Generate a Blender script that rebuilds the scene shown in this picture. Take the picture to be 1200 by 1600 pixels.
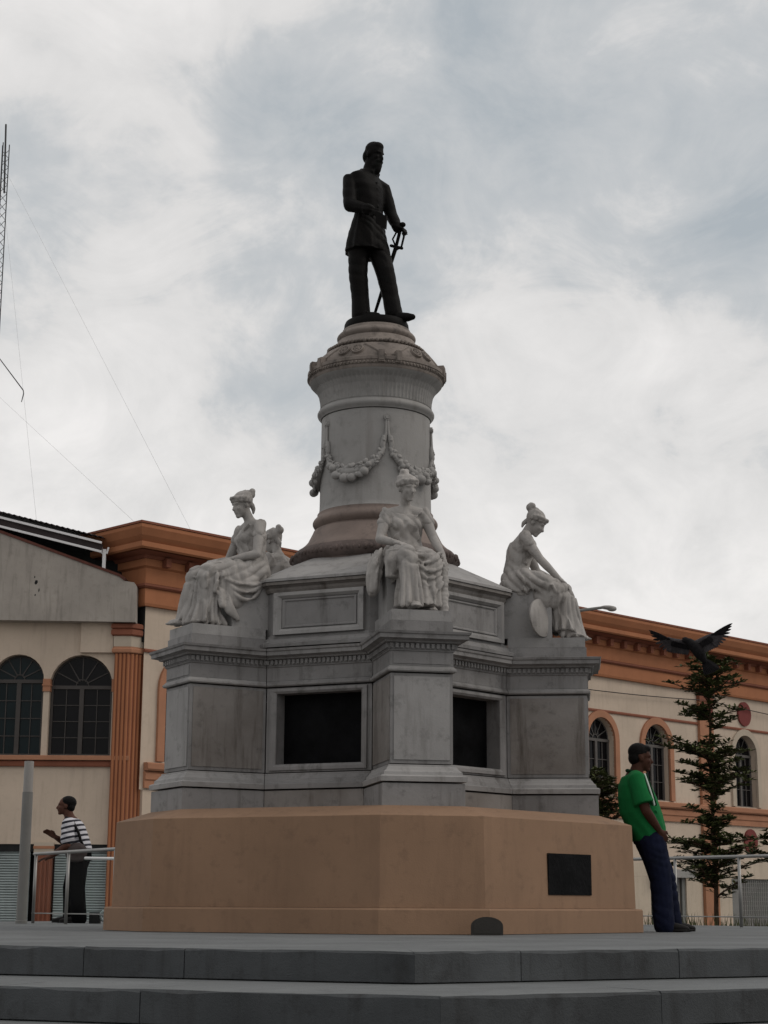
import bpy, bmesh, math, random
from mathutils import Vector, Matrix, Euler
random.seed(7)
PI = math.pi
scene = bpy.context.scene
for o in list(bpy.data.objects): bpy.data.objects.remove(o)
COL = scene.collection

# ------------------------------------------------------------------ camera
cam = bpy.data.cameras.new('camera')
cam_ob = bpy.data.objects.new('camera', cam); COL.objects.link(cam_ob)
cam.sensor_fit = 'VERTICAL'; cam.sensor_height = 36.0; cam.lens = 2700 / 1600 * 36.0
cam.clip_start = 0.05; cam.clip_end = 2000
RT = Vector((0.99996768, -0.00630294, 0.00499112)); UP = Vector((-0.00626628, -0.22206655, 0.97501137)); FW = Vector((0.00503708, 0.97501114, 0.22209887))
m = Matrix((RT, UP, -FW)).transposed().to_4x4(); m.translation = Vector((0.0, -16.6407, 0.2223))
cam_ob.matrix_world = m
scene.camera = cam_ob

# ------------------------------------------------------------------ world: overcast sky with broken cloud
SUN_EL, SUN_AZ = math.radians(44), math.radians(82)          # azimuth measured from -Y (viewer) towards +X (right)
SUN_DIR = Vector((math.sin(SUN_AZ) * math.cos(SUN_EL), -math.cos(SUN_AZ) * math.cos(SUN_EL), math.sin(SUN_EL)))
world = bpy.data.worlds.new('World'); scene.world = world; world.use_nodes = True
nt = world.node_tree; nt.nodes.clear()
def wn(t, **k):
    n = nt.nodes.new(t)
    for a, b in k.items(): setattr(n, a, b)
    return n
def lk(a, b): nt.links.new(a, b)
sky = wn('ShaderNodeTexSky', sky_type='NISHITA', sun_disc=False)
sky.sun_elevation = SUN_EL; sky.sun_rotation = math.atan2(SUN_DIR.x, SUN_DIR.y); sky.air_density = 1.2; sky.dust_density = 2.0
tc = wn('ShaderNodeTexCoord'); sep = wn('ShaderNodeSeparateXYZ'); lk(tc.outputs['Generated'], sep.inputs[0])
zm = wn('ShaderNodeMath', operation='MAXIMUM'); zm.inputs[1].default_value = 0.0; lk(sep.outputs['Z'], zm.inputs[0])
za = wn('ShaderNodeMath', operation='ADD'); za.inputs[1].default_value = 0.62; lk(zm.outputs[0], za.inputs[0])
dx = wn('ShaderNodeMath', operation='DIVIDE'); lk(sep.outputs['X'], dx.inputs[0]); lk(za.outputs[0], dx.inputs[1])
dy = wn('ShaderNodeMath', operation='DIVIDE'); lk(sep.outputs['Y'], dy.inputs[0]); lk(za.outputs[0], dy.inputs[1])
cmb = wn('ShaderNodeCombineXYZ'); lk(dx.outputs[0], cmb.inputs[0]); lk(dy.outputs[0], cmb.inputs[1])
def noise(scale, detail, rough, dist, off):
    mp = wn('ShaderNodeMapping'); mp.inputs['Location'].default_value = off; lk(cmb.outputs[0], mp.inputs['Vector'])
    n = wn('ShaderNodeTexNoise'); n.inputs['Scale'].default_value = scale; n.inputs['Detail'].default_value = detail
    n.inputs['Roughness'].default_value = rough; n.inputs['Distortion'].default_value = dist; lk(mp.outputs[0], n.inputs['Vector']); return n
n1 = noise(2.0, 7, 0.50, 0.2, (12.3, 4.44, 0.4)); n2 = noise(5.5, 9, 0.58, 0.35, (16.9, 5.28, 1.3))
mx = wn('ShaderNodeMath', operation='MULTIPLY_ADD'); mx.inputs[1].default_value = 0.62; lk(n2.outputs['Fac'], mx.inputs[0]); lk(n1.outputs['Fac'], mx.inputs[2])
n3 = noise(11.0, 10, 0.64, 0.9, (2.3, 9.4, 2.0)); mx3 = wn('ShaderNodeMath', operation='MULTIPLY_ADD'); mx3.inputs[1].default_value = 0.36; lk(n3.outputs['Fac'], mx3.inputs[0]); lk(mx.outputs[0], mx3.inputs[2])
ramp = wn('ShaderNodeValToRGB'); mxn_ = wn('ShaderNodeMath', operation='MULTIPLY'); mxn_.inputs[1].default_value = 0.8; lk(mx3.outputs[0], mxn_.inputs[0]); lk(mxn_.outputs[0], ramp.inputs[0])
cr = ramp.color_ramp; cr.elements[0].position = 0.60; cr.elements[1].position = 0.93
CLOUD = 10.0       # the sky below is at strength 0.1, so cloud colours are given times ten
cr.elements[0].color = (0.42, 0.46, 0.49, 1); cr.elements[1].color = (0.90, 0.875, 0.855, 1)
e = cr.elements.new(0.715); e.color = (0.57, 0.585, 0.594, 1)
e = cr.elements.new(0.775); e.color = (0.735, 0.722, 0.708, 1)
cs = wn('ShaderNodeVectorMath', operation='SCALE'); cs.inputs['Scale'].default_value = CLOUD * 1.02; lk(ramp.outputs[0], cs.inputs[0])
mixs = wn('ShaderNodeMix', data_type='RGBA'); mixs.inputs['Factor'].default_value = 0.93
lk(sky.outputs[0], mixs.inputs['A']); lk(cs.outputs[0], mixs.inputs['B'])
bg = wn('ShaderNodeBackground'); bg.inputs['Strength'].default_value = 0.1; lk(mixs.outputs['Result'], bg.inputs['Color'])
wo = wn('ShaderNodeOutputWorld'); lk(bg.outputs[0], wo.inputs['Surface'])

sun = bpy.data.lights.new('sun', 'SUN'); sun.energy = 0.75; sun.angle = math.radians(28); sun.color = (1.0, 0.93, 0.84)
sun_ob = bpy.data.objects.new('sun', sun); COL.objects.link(sun_ob)
sun_ob.rotation_euler = SUN_DIR.to_track_quat('Z', 'Y').to_euler()
vs = scene.view_settings; scene.display_settings.display_device = 'sRGB'
vs.view_transform = 'Standard'; vs.look = 'None'; vs.exposure = 0.0; vs.gamma = 1.0; vs.use_curve_mapping = False

# ------------------------------------------------------------------ materials
MATS = {}
def pmat(name, col, rough=0.8, var=0.15, scale=2.0, streak=None, grime=None, bump=0.15, bscale=45.0, spec=0.3, metal=0.0, tint=None, objrand=0.0):
    """Principled surface; var = soft tone patches, streak / grime = (colour, amount) stains with a shape of their own"""
    mt = bpy.data.materials.new(name); mt.use_nodes = True; t = mt.node_tree; b = t.nodes['Principled BSDF']
    N = lambda ty: t.nodes.new(ty); L = t.links.new
    geo = N('ShaderNodeNewGeometry')
    def tex(sc, sx=(1, 1, 1), detail=5, rough=0.6):
        mp = N('ShaderNodeMapping'); mp.inputs['Scale'].default_value = sx; L(geo.outputs['Position'], mp.inputs['Vector'])
        n = N('ShaderNodeTexNoise'); n.inputs['Scale'].default_value = sc; n.inputs['Detail'].default_value = detail; n.inputs['Roughness'].default_value = rough
        L(mp.outputs[0], n.inputs['Vector']); return n
    def mixc(fac, a, bb):
        mx = N('ShaderNodeMix'); mx.data_type = 'RGBA'
        L(fac, mx.inputs['Factor'])
        for s, v in (('A', a), ('B', bb)):
            if isinstance(v, tuple): mx.inputs[s].default_value = (*v, 1)
            else: L(v, mx.inputs[s])
        return mx.outputs['Result']
    def rmp(src, lo, hi, mul=1.0):
        r = N('ShaderNodeMapRange'); r.inputs['From Min'].default_value = lo; r.inputs['From Max'].default_value = hi; r.inputs['To Max'].default_value = mul
        L(src, r.inputs['Value']); return r.outputs['Result']
    dark = tuple(c * (1 - var) for c in col); lite = tuple(min(1, c * (1 + var)) for c in col)
    if tint: dark = tint
    c = mixc(rmp(tex(scale).outputs['Fac'], 0.3, 0.7), dark, lite)
    if streak:
        c = mixc(rmp(tex(3.0, (2.6, 2.6, 0.28), 6, 0.65).outputs['Fac'], 0.52, 0.72, streak[1]), c, streak[0])
    if grime:
        c = mixc(rmp(tex(7.0, (1, 1, 1), 8, 0.7).outputs['Fac'], 0.54, 0.70, grime[1]), c, grime[0])
    if objrand:
        oi = N('ShaderNodeObjectInfo'); vv = N('ShaderNodeMapRange'); vv.inputs['To Min'].default_value = 1 - objrand; vv.inputs['To Max'].default_value = 1 + objrand; L(oi.outputs['Random'], vv.inputs['Value'])
        sc_ = N('ShaderNodeVectorMath'); sc_.operation = 'SCALE'; L(c, sc_.inputs[0]); L(vv.outputs['Result'], sc_.inputs['Scale']); c = sc_.outputs[0]
    L(c, b.inputs['Base Color'])
    b.inputs['Roughness'].default_value = rough; b.inputs['Specular IOR Level'].default_value = spec; b.inputs['Metallic'].default_value = metal
    if bump:
        bp = N('ShaderNodeBump'); bp.inputs['Strength'].default_value = bump; bp.inputs['Distance'].default_value = 0.02
        L(tex(bscale, (1, 1, 1), 6, 0.65).outputs['Fac'], bp.inputs['Height']); L(bp.outputs[0], b.inputs['Normal'])
    MATS[name] = mt; return mt
def glass_mat(name, col=(0.97, 0.985, 0.98)):
    mt = bpy.data.materials.new(name); mt.use_nodes = True; t = mt.node_tree; t.nodes.clear()
    tr = t.nodes.new('ShaderNodeBsdfTransparent'); tr.inputs[0].default_value = (*col, 1)
    gl = t.nodes.new('ShaderNodeBsdfGlossy'); gl.inputs['Roughness'].default_value = 0.05
    fr = t.nodes.new('ShaderNodeValue'); fr.outputs[0].default_value = 0.003
    mx = t.nodes.new('ShaderNodeMixShader'); o = t.nodes.new('ShaderNodeOutputMaterial')
    t.links.new(fr.outputs[0], mx.inputs[0]); t.links.new(tr.outputs[0], mx.inputs[1]); t.links.new(gl.outputs[0], mx.inputs[2]); t.links.new(mx.outputs[0], o.inputs[0])
    MATS[name] = mt; return mt
SOOT = (0.035, 0.032, 0.03)
pmat('marble', (0.212, 0.204, 0.200), 0.7, 0.2, 1.7, ((0.075, 0.068, 0.062), 0.75), (SOOT, 0.5), objrand=0.09)
pmat('marble_stained', (0.215, 0.20, 0.188), 0.72, 0.2, 1.6, ((0.060, 0.047, 0.038), 0.9), (SOOT, 0.45), tint=(0.15, 0.132, 0.118), objrand=0.09)
pmat('marble_pale', (0.275, 0.265, 0.258), 0.7, 0.15, 2.2, ((0.10, 0.09, 0.082), 0.5), (SOOT, 0.4), objrand=0.09)
pmat('statue_marble', (0.315, 0.295, 0.278), 0.65, 0.18, 4.0, ((0.12, 0.106, 0.095), 0.6), ((0.05, 0.045, 0.042), 0.55), bscale=60, bump=0.1)
pmat('column_stone', (0.27, 0.26, 0.25), 0.7, 0.12, 1.6, ((0.15, 0.135, 0.125), 0.45), (SOOT, 0.25))
pmat('capital_stone', (0.195, 0.165, 0.145), 0.75, 0.25, 3.0, ((0.06, 0.05, 0.042), 0.75), (SOOT, 0.8))
pmat('mauve_stone', (0.195, 0.152, 0.132), 0.75, 0.2, 3.0, None, (SOOT, 0.55))
pmat('dark_torus', (0.105, 0.080, 0.072), 0.8, 0.3, 6.0, None, (SOOT, 0.8), bump=0.5, bscale=25)
pmat('ochre_plaster', (0.240, 0.148, 0.093), 0.85, 0.13, 0.9, ((0.165, 0.100, 0.064), 0.35), ((0.14, 0.088, 0.058), 0.45), bump=0.12, bscale=70)
pmat('soot_stone', (0.035, 0.030, 0.027), 0.85, 0.3, 6.0, spec=0.1)
pmat('plaque_black', (0.005, 0.005, 0.0055), 0.55, 0.6, 4, spec=0.04, bump=0.5, bscale=14)
pmat('housing_grey', (0.040, 0.037, 0.034), 0.7, 0.15, 5, spec=0.1)
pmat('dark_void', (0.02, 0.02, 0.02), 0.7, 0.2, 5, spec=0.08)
pmat('granite', (0.066, 0.070, 0.073), 0.8, 0.25, 1.6, ((0.030, 0.028, 0.027), 0.55), ((0.032, 0.031, 0.031), 0.6), bump=0.3, bscale=90, objrand=0.16, spec=0.15)
pmat('granite_skylit', (0.128, 0.134, 0.136), 0.9, 0.2, 1.3, None, ((0.075, 0.075, 0.075), 0.5), bump=0.2, bscale=120)  # paler granite for the tops: sky light put into the colour
pmat('paving', (0.17, 0.17, 0.165), 0.85, 0.18, 0.6)
pmat('bronze', (0.0045, 0.0038, 0.0035), 0.6, 0.35, 8, None, ((0.006, 0.009, 0.008), 0.4), spec=0.08, bump=0.1)
pmat('cream_wall', (0.50, 0.405, 0.320), 0.9, 0.10, 0.7, ((0.32, 0.25, 0.20), 0.38), ((0.36, 0.29, 0.23), 0.3), bump=0.06)
pmat('cream_trim', (0.43, 0.36, 0.285), 0.9, 0.08, 1.5)
pmat('parapet_concrete', (0.335, 0.300, 0.265), 0.9, 0.12, 1.3, ((0.17, 0.15, 0.13), 0.55), ((0.16, 0.14, 0.12), 0.3))
pmat('orange_paint', (0.34, 0.135, 0.062), 0.8, 0.10, 1.2, ((0.27, 0.10, 0.045), 0.35), None, bump=0.05)
pmat('orange_dark', (0.20, 0.070, 0.040), 0.8, 0.12, 2.0, None, None)
pmat('salmon_trim', (0.35, 0.165, 0.095), 0.85, 0.10, 2.0)
pmat('medallion_red', (0.16, 0.034, 0.030), 0.8, 0.1, 3)
pmat('window_glass', (0.005, 0.005, 0.006), 0.08, 0.3, 3, spec=0.10, bump=0)
pmat('teal_glass', (0.004, 0.011, 0.013), 0.08, 0.2, 3, spec=0.12, bump=0)
pmat('window_frame', (0.055, 0.048, 0.044), 0.6, 0.1, 4)
pmat('window_frame_pale', (0.095, 0.086, 0.08), 0.6, 0.1, 4)
pmat('curtain', (0.05, 0.052, 0.055), 0.9, 0.1, 4)
pmat('shutter_metal', (0.30, 0.34, 0.335), 0.55, 0.15, 1.5, ((0.2, 0.22, 0.22), 0.4), spec=0.4)
pmat('roof_metal', (0.045, 0.036, 0.036), 0.7, 0.2, 3, spec=0.08)
pmat('white_metal', (0.72, 0.70, 0.70), 0.5, 0.05, 4)
pmat('rust', (0.10, 0.035, 0.025), 0.85, 0.25, 6)
pmat('steel', (0.27, 0.265, 0.255), 0.4, 0.08, 8, metal=0.6, bump=0)
pmat('grey_paint', (0.17, 0.165, 0.155), 0.5, 0.1, 3)
pmat('grey_paint_light', (0.27, 0.255, 0.24), 0.5, 0.1, 3)
pmat('mast_metal', (0.05, 0.05, 0.052), 0.6, 0.2, 3)
pmat('wire', (0.32, 0.32, 0.32), 0.6, 0.1, 3, bump=0)
pmat('cable_black', (0.02, 0.018, 0.018), 0.6, 0.1, 3, bump=0)
pmat('skin_dark', (0.055, 0.024, 0.016), 0.55, 0.12, 12, bump=0.05, spec=0.08)
pmat('skin_brown', (0.090, 0.042, 0.030), 0.55, 0.12, 12, bump=0.05, spec=0.08)
pmat('hair_black', (0.006, 0.005, 0.005), 0.6, 0.3, 30, bump=0.5, bscale=180, spec=0.08)
pmat('green_shirt', (0.010, 0.125, 0.036), 0.85, 0.12, 8, bump=0.1, bscale=90, spec=0.08)
pmat('shirt_trim', (0.006, 0.03, 0.012), 0.85, 0.1, 8, spec=0.08)
pmat('shirt_white', (0.45, 0.50, 0.45), 0.85, 0.1, 8)
pmat('jeans', (0.007, 0.009, 0.022), 0.9, 0.4, 5, None, ((0.02, 0.025, 0.042), 0.4), bump=0.2, bscale=120, spec=0.08)
pmat('black_cloth', (0.0035, 0.0035, 0.004), 0.95, 0.3, 6, spec=0.02)
pmat('black_leather', (0.010, 0.009, 0.009), 0.5, 0.3, 6, spec=0.08)
pmat('bag_grey', (0.060, 0.048, 0.046), 0.8, 0.2, 9, spec=0.08)
pmat('bark', (0.060, 0.036, 0.024), 0.9, 0.3, 14, bump=0.5, spec=0.08)
pmat('leaf', (0.062, 0.070, 0.026), 0.6, 0.6, 5.0, bump=0, spec=0.08)
pmat('grass_leaf', (0.07, 0.075, 0.03), 0.7, 0.4, 9, bump=0)
pmat('soil', (0.06, 0.045, 0.035), 0.95, 0.2, 4)
pmat('feather_dark', (0.011, 0.010, 0.011), 0.7, 0.4, 25, bump=0.2, spec=0.08)
pmat('feather_grey', (0.055, 0.050, 0.053), 0.75, 0.35, 25, bump=0.2, spec=0.08)
pmat('beak', (0.03, 0.02, 0.018), 0.5, 0.1, 9)
glass_mat('rail_glass')
# striped knit: bands across the local z axis of the shirt
mt = bpy.data.materials.new('striped_knit'); mt.use_nodes = True; t_ = mt.node_tree
tcn = t_.nodes.new('ShaderNodeTexCoord'); dp = t_.nodes.new('ShaderNodeVectorMath'); dp.operation = 'DOT_PRODUCT'
t_.links.new(tcn.outputs['Object'], dp.inputs[0]); dp.inputs[1].default_value = (-0.27, 0, 0.96)
md = t_.nodes.new('ShaderNodeMath'); md.operation = 'MODULO'; md.inputs[1].default_value = 0.066; t_.links.new(dp.outputs['Value'], md.inputs[0])
gt = t_.nodes.new('ShaderNodeMath'); gt.operation = 'GREATER_THAN'; gt.inputs[1].default_value = 0.029; t_.links.new(md.outputs[0], gt.inputs[0])
mxn = t_.nodes.new('ShaderNodeMix'); mxn.data_type = 'RGBA'; mxn.inputs['A'].default_value = (0.014, 0.014, 0.022, 1); mxn.inputs['B'].default_value = (0.50, 0.49, 0.52, 1)
t_.links.new(gt.outputs[0], mxn.inputs['Factor']); t_.links.new(mxn.outputs['Result'], t_.nodes['Principled BSDF'].inputs['Base Color'])
t_.nodes['Principled BSDF'].inputs['Roughness'].default_value = 0.9; MATS['striped_knit'] = mt

# ------------------------------------------------------------------ mesh helpers
V = Vector
class MB:
    """collects shapes; build() links them as ONE mesh object"""
    def __init__(s): s.v = []; s.f = []
    def add(s, vs, fs):
        n = len(s.v); s.v += [tuple(p) for p in vs]; s.f += [tuple(i + n for i in f) for f in fs]; return s
    def box(s, x0, x1, y0, y1, z0, z1):
        return s.add([(x0, y0, z0), (x1, y0, z0), (x1, y1, z0), (x0, y1, z0), (x0, y0, z1), (x1, y0, z1), (x1, y1, z1), (x0, y1, z1)],
                     [(0, 3, 2, 1), (4, 5, 6, 7), (0, 1, 5, 4), (1, 2, 6, 5), (2, 3, 7, 6), (3, 0, 4, 7)])
    def prism(s, poly, z0, z1, top=None):
        n = len(poly); top = top or poly
        vs = [(p[0], p[1], z0) for p in poly] + [(p[0], p[1], z1) for p in top]
        fs = [tuple(range(n))[::-1], tuple(range(n, 2 * n))] + [(i, (i + 1) % n, n + (i + 1) % n, n + i) for i in range(n)]
        return s.add(vs, fs)
    def xz_prism(s, poly, y0, y1):
        n = len(poly)
        vs = [(p[0], y0, p[1]) for p in poly] + [(p[0], y1, p[1]) for p in poly]
        fs = [tuple(range(n)), tuple(range(n, 2 * n))[::-1]] + [(i, n + i, n + (i + 1) % n, (i + 1) % n) for i in range(n)]
        return s.add(vs, fs)
    def bar(s, a, b, w, d, side=(0, 0, 1)):
        a = V(a); b = V(b); t = (b - a).normalized(); u = t.cross(V(side))
        if u.length < 1e-4: u = t.cross(V((1, 0, 0)))
        u.normalize(); w_ = t.cross(u)
        vs = [p + u * (i * w / 2) + w_ * (j * d / 2) for p in (a, b) for i, j in ((-1, -1), (1, -1), (1, 1), (-1, 1))]
        return s.add(vs, [(0, 3, 2, 1), (4, 5, 6, 7), (0, 1, 5, 4), (1, 2, 6, 5), (2, 3, 7, 6), (3, 0, 4, 7)])
    def tube(s, pts, rad, n=10, flat=None, round_end=True):
        pts = [V(p) for p in pts]
        if not isinstance(rad, (list, tuple)): rad = [rad] * len(pts)
        P = []; R = []
        t0 = (pts[0] - pts[1]).normalized(); t1 = (pts[-1] - pts[-2]).normalized()
        if round_end:
            for a in (0.95, 0.7, 0.38): P.append(pts[0] + t0 * rad[0] * a); R.append(rad[0] * math.sqrt(1 - a * a))
        P += pts; R += list(rad)
        if round_end:
            for a in (0.38, 0.7, 0.95): P.append(pts[-1] + t1 * rad[-1] * a); R.append(rad[-1] * math.sqrt(1 - a * a))
        up = None; vs = []
        for i, p in enumerate(P):
            t = (P[min(i + 1, len(P) - 1)] - P[max(i - 1, 0)]).normalized()
            if up is None:
                up = t.cross(V((0.31, 0.9, 0.2)));  up.normalize()
            up = (up - t * up.dot(t)).normalized(); w = t.cross(up)
            for k in range(n):
                a = 2 * PI * k / n
                vs.append(p + (up * math.cos(a) + w * math.sin(a)) * R[i])
        fs = []
        m_ = len(P)
        for i in range(m_ - 1):
            for k in range(n): fs.append((i * n + k, i * n + (k + 1) % n, (i + 1) * n + (k + 1) % n, (i + 1) * n + k))
        fs += [tuple(range(n))[::-1], tuple(range((m_ - 1) * n, m_ * n))]
        return s.add(vs, fs)
    def ell(s, c, r, rot=(0, 0, 0), n=14, mth=9):
        E_ = Euler(rot).to_matrix(); c = V(c); vs = []; fs = []
        for i in range(1, mth):
            th = PI * i / mth
            for k in range(n):
                a = 2 * PI * k / n
                vs.append(c + E_ @ V((r[0] * math.sin(th) * math.cos(a), r[1] * math.sin(th) * math.sin(a), r[2] * math.cos(th))))
        vs += [c + E_ @ V((0, 0, r[2])), c + E_ @ V((0, 0, -r[2]))]; T = len(vs) - 2
        for i in range(mth - 2):
            for k in range(n): fs.append((i * n + k, (i + 1) * n + k, (i + 1) * n + (k + 1) % n, i * n + (k + 1) % n))
        for k in range(n):
            fs.append((T, k, (k + 1) % n)); fs.append((T + 1, (mth - 2) * n + (k + 1) % n, (mth - 2) * n + k))
        return s.add(vs, fs)
    def loft(s, rings, n=40):
        """rings: (centre, rx, ry, folds, amplitude, phase) in the horizontal plane, or with a 7th tilt euler"""
        vs = []
        for R in rings:
            c, rx, ry, fo, am, ph = R[:6]; E_ = Euler(R[6]).to_matrix() if len(R) > 6 else Matrix.Identity(3)
            for k in range(n):
                a = 2 * PI * k / n; q = 1 + am * (math.sin(fo * a + ph) + 0.5 * math.sin((2 * fo - 3) * a + 2.1 * ph + 1))
                vs.append(V(c) + E_ @ V((rx * q * math.cos(a), ry * q * math.sin(a), 0)))
        m_ = len(rings); fs = [(i * n + k, i * n + (k + 1) % n, (i + 1) * n + (k + 1) % n, (i + 1) * n + k) for i in range(m_ - 1) for k in range(n)]
        fs += [tuple(range(n))[::-1], tuple(range((m_ - 1) * n, m_ * n))]
        return s.add(vs, fs)
    def lathe(s, prof, n=72, close=True):
        vs = []; fs = []; m_ = len(prof)
        for r, z in prof:
            for k in range(n):
                a = 2 * PI * k / n; vs.append((r * math.cos(a), r * math.sin(a), z))
        for i in range(m_ - 1):
            for k in range(n): fs.append((i * n + k, i * n + (k + 1) % n, (i + 1) * n + (k + 1) % n, (i + 1) * n + k))
        if close: fs += [tuple(range(n))[::-1], tuple(range((m_ - 1) * n, m_ * n))]
        return s.add(vs, fs)
    def mesh(s, name):
        me = bpy.data.meshes.new(name); me.from_pydata(s.v, [], s.f)
        bm = bmesh.new(); bm.from_mesh(me); bmesh.ops.recalc_face_normals(bm, faces=bm.faces); bm.to_mesh(me); bm.free()
        return me
    def build(s, name, mat, parent=None, smooth=False):
        me = s.mesh(name); return link(name, me, mat, parent, smooth)
def link(name, me, mat, parent=None, smooth=False):
    if not me.materials: me.materials.append(MATS[mat])
    if smooth:
        me.polygons.foreach_set('use_smooth', [True] * len(me.polygons))
        if smooth != 'all': me.set_sharp_from_angle(angle=math.radians(40))
    o = bpy.data.objects.new(name, me); COL.objects.link(o)
    if parent: o.parent = parent
    return o
def blob(name, mb, mat, parent=None, voxel=0.012, it=2, fac=0.5):
    """fuse overlapping closed shapes into one continuous sculpted surface"""
    me = mb.mesh(name + '_raw'); ob = bpy.data.objects.new(name + '_raw', me); COL.objects.link(ob)
    r = ob.modifiers.new('r', 'REMESH'); r.mode = 'VOXEL'; r.voxel_size = voxel; r.use_smooth_shade = True
    if it: sm = ob.modifiers.new('s', 'SMOOTH'); sm.iterations = it; sm.factor = fac
    dg = bpy.context.evaluated_depsgraph_get(); m2 = bpy.data.meshes.new_from_object(ob.evaluated_get(dg)); m2.name = name
    bpy.data.objects.remove(ob); bpy.data.meshes.remove(me)
    m2.materials.clear()
    return link(name, m2, mat, parent, 'all')
def empty(name, loc=(0, 0, 0), rz=0):
    o = bpy.data.objects.new(name, None); COL.objects.link(o); o.location = loc; o.rotation_euler = (0, 0, rz); o.empty_display_size = 0.2; return o
def tag(o, label=None, cat=None, group=None, kind=None):
    for k, v in (('label', label), ('category', cat), ('group', group), ('kind', kind)):
        if v: o[k] = v
    return o
def offset_path(path, d, closed):
    n = len(path); out = []
    for i in range(n):
        p = V(path[i]).to_2d()
        a = V(path[i - 1]).to_2d() if (closed or i > 0) else None; b = V(path[(i + 1) % n]).to_2d() if (closed or i < n - 1) else None
        ns = []
        if a is not None: t = (p - a).normalized(); ns.append(V((t.y, -t.x)))
        if b is not None: t = (b - p).normalized(); ns.append(V((t.y, -t.x)))
        if len(ns) == 1: out.append(p + ns[0] * d)
        else:
            h = (ns[0] + ns[1]).normalized(); out.append(p + h * (d / max(0.2, h.dot(ns[0]))))
    return out
def sweep(mb, path, prof, closed=False, cap=True, sub=None):
    """profile [(outward offset, z)] swept along a plan path (outside on the right); sub = range of path vertices kept"""
    rings = [offset_path(path, d, closed) for d, z in prof]
    idx = list(sub) if sub else list(range(len(path))) + ([0] if closed else [])
    n = len(prof); vs = [(rings[j][i].x, rings[j][i].y, prof[j][1]) for i in idx for j in range(n)]
    fs = [(i * n + j, (i + 1) * n + j, (i + 1) * n + (j + 1), i * n + (j + 1)) for i in range(len(idx) - 1) for j in range(n - 1)]
    if cap and not (closed and not sub): fs += [tuple(range(n)), tuple(range((len(idx) - 1) * n, len(idx) * n))[::-1]]
    return mb.add(vs, fs)
def copy_to(o, parent, rz=0.0, loc=None):
    c = o.copy(); COL.objects.link(c); c.parent = parent
    if rz: c.rotation_euler = (o.rotation_euler[0], o.rotation_euler[1], o.rotation_euler[2] + rz)
    if loc is not None: c.location = loc
    return c

# ================================================================== SETTING: ground, stepped platform
gm = MB().add([(-600, -600, -1.10), (600, -600, -1.10), (600, 600, -1.10), (-600, 600, -1.10)], [(0, 1, 2, 3)])
tag(gm.build('ground', 'paving'), kind='structure')
RISER, TREAD = 0.155, 1.10
oct_ = [V((0.21, -7.76))]
for k in range(6):
    a = math.radians(29.5 + 360 / 7 * k); oct_.append(oct_[-1] + V((math.cos(a), math.sin(a))) * 7.0)
def quadblock(mb, p0, p1, q1, q0, z0, z1):
    return mb.prism([p0, p1, q1, q0], z0, z1)
rb = random.Random(3)
for lev in range(7):
    outer = offset_path([(*p, 0) for p in oct_], lev * TREAD, True)
    core = offset_path([(*p, 0) for p in oct_], lev * TREAD - 0.02, True)
    zt = -RISER * lev; zb = -RISER * (lev + 1)
    st = MB().prism([(p.x, p.y) for p in core], zb - 0.02 if lev == 6 else zb, zt - 0.004).build('platform' if lev == 0 else 'step', 'granite_skylit')
    tag(st, kind='structure')
    if lev > 3: continue
    back = offset_path([(*p, 0) for p in oct_], lev * TREAD - 0.42, True)
    for e_ in (6, 0, 1, 5):                                 # the edges in front of the viewer
        a, b = outer[e_], outer[(e_ + 1) % 7]; a2, b2 = back[e_], back[(e_ + 1) % 7]
        L_ = (b - a).length; cuts = [0.0]; x = (0.0 if e_ in (0, 1) else rb.uniform(0.5, 1.2))
        while x < L_ - 0.9:
            x += rb.uniform(0.6, 1.25); cuts.append(min(x, L_))
        cuts[-1] = L_
        g = 0.003
        for c0, c1 in zip(cuts[:-1], cuts[1:]):
            if c1 - c0 < 0.05: continue
            t0 = (c0 + (g if c0 > 0 else 0)) / L_; t1 = (c1 - (g if c1 < L_ else 0)) / L_
            p0 = a.lerp(b, t0); p1 = a.lerp(b, t1); dirn = (b - a).normalized(); inn = V((-dirn.y, dirn.x)) * 0.42
            q0 = a2 if c0 == 0 else p0 + inn; q1 = b2 if c1 == L_ else p1 + inn
            w = rb.uniform(-0.003, 0.003)
            mbb = MB(); n_ = V((dirn.y, -dirn.x)); K_ = 7; vs = []
            for i in range(K_ + 1):                            # worn nosing: the front edge wanders a few millimetres
                f = i / K_; p = p0.lerp(p1, f) + n_ * w; q = q0.lerp(q1, f); c = rb.uniform(0.006, 0.02); dz = rb.uniform(-0.004, 0.002)
                vs += [(p.x, p.y, zb + 0.004), (p.x, p.y, zt - c), (p.x - n_.x * c, p.y - n_.y * c, zt + dz), (q.x, q.y, zt + 0.001), (q.x, q.y, zb + 0.004)]
            mbb.add(vs, [(i * 5 + j, (i + 1) * 5 + j, (i + 1) * 5 + (j + 1) % 5, i * 5 + (j + 1) % 5) for i in range(K_) for j in range(5)] + [(0, 1, 2, 3, 4), tuple(K_ * 5 + j for j in range(5))[::-1]])
            bo = mbb.build('step_block', 'granite', st); bo.data.materials.append(MATS['granite_skylit'])
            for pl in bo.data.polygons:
                if pl.normal.z > 0.9: pl.material_index = 1  # upward faces take the paler copy, brightened by colour as if sky-lit
            
# paving slabs of the platform edge seen at a low angle are the tops of the edge blocks above

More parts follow.
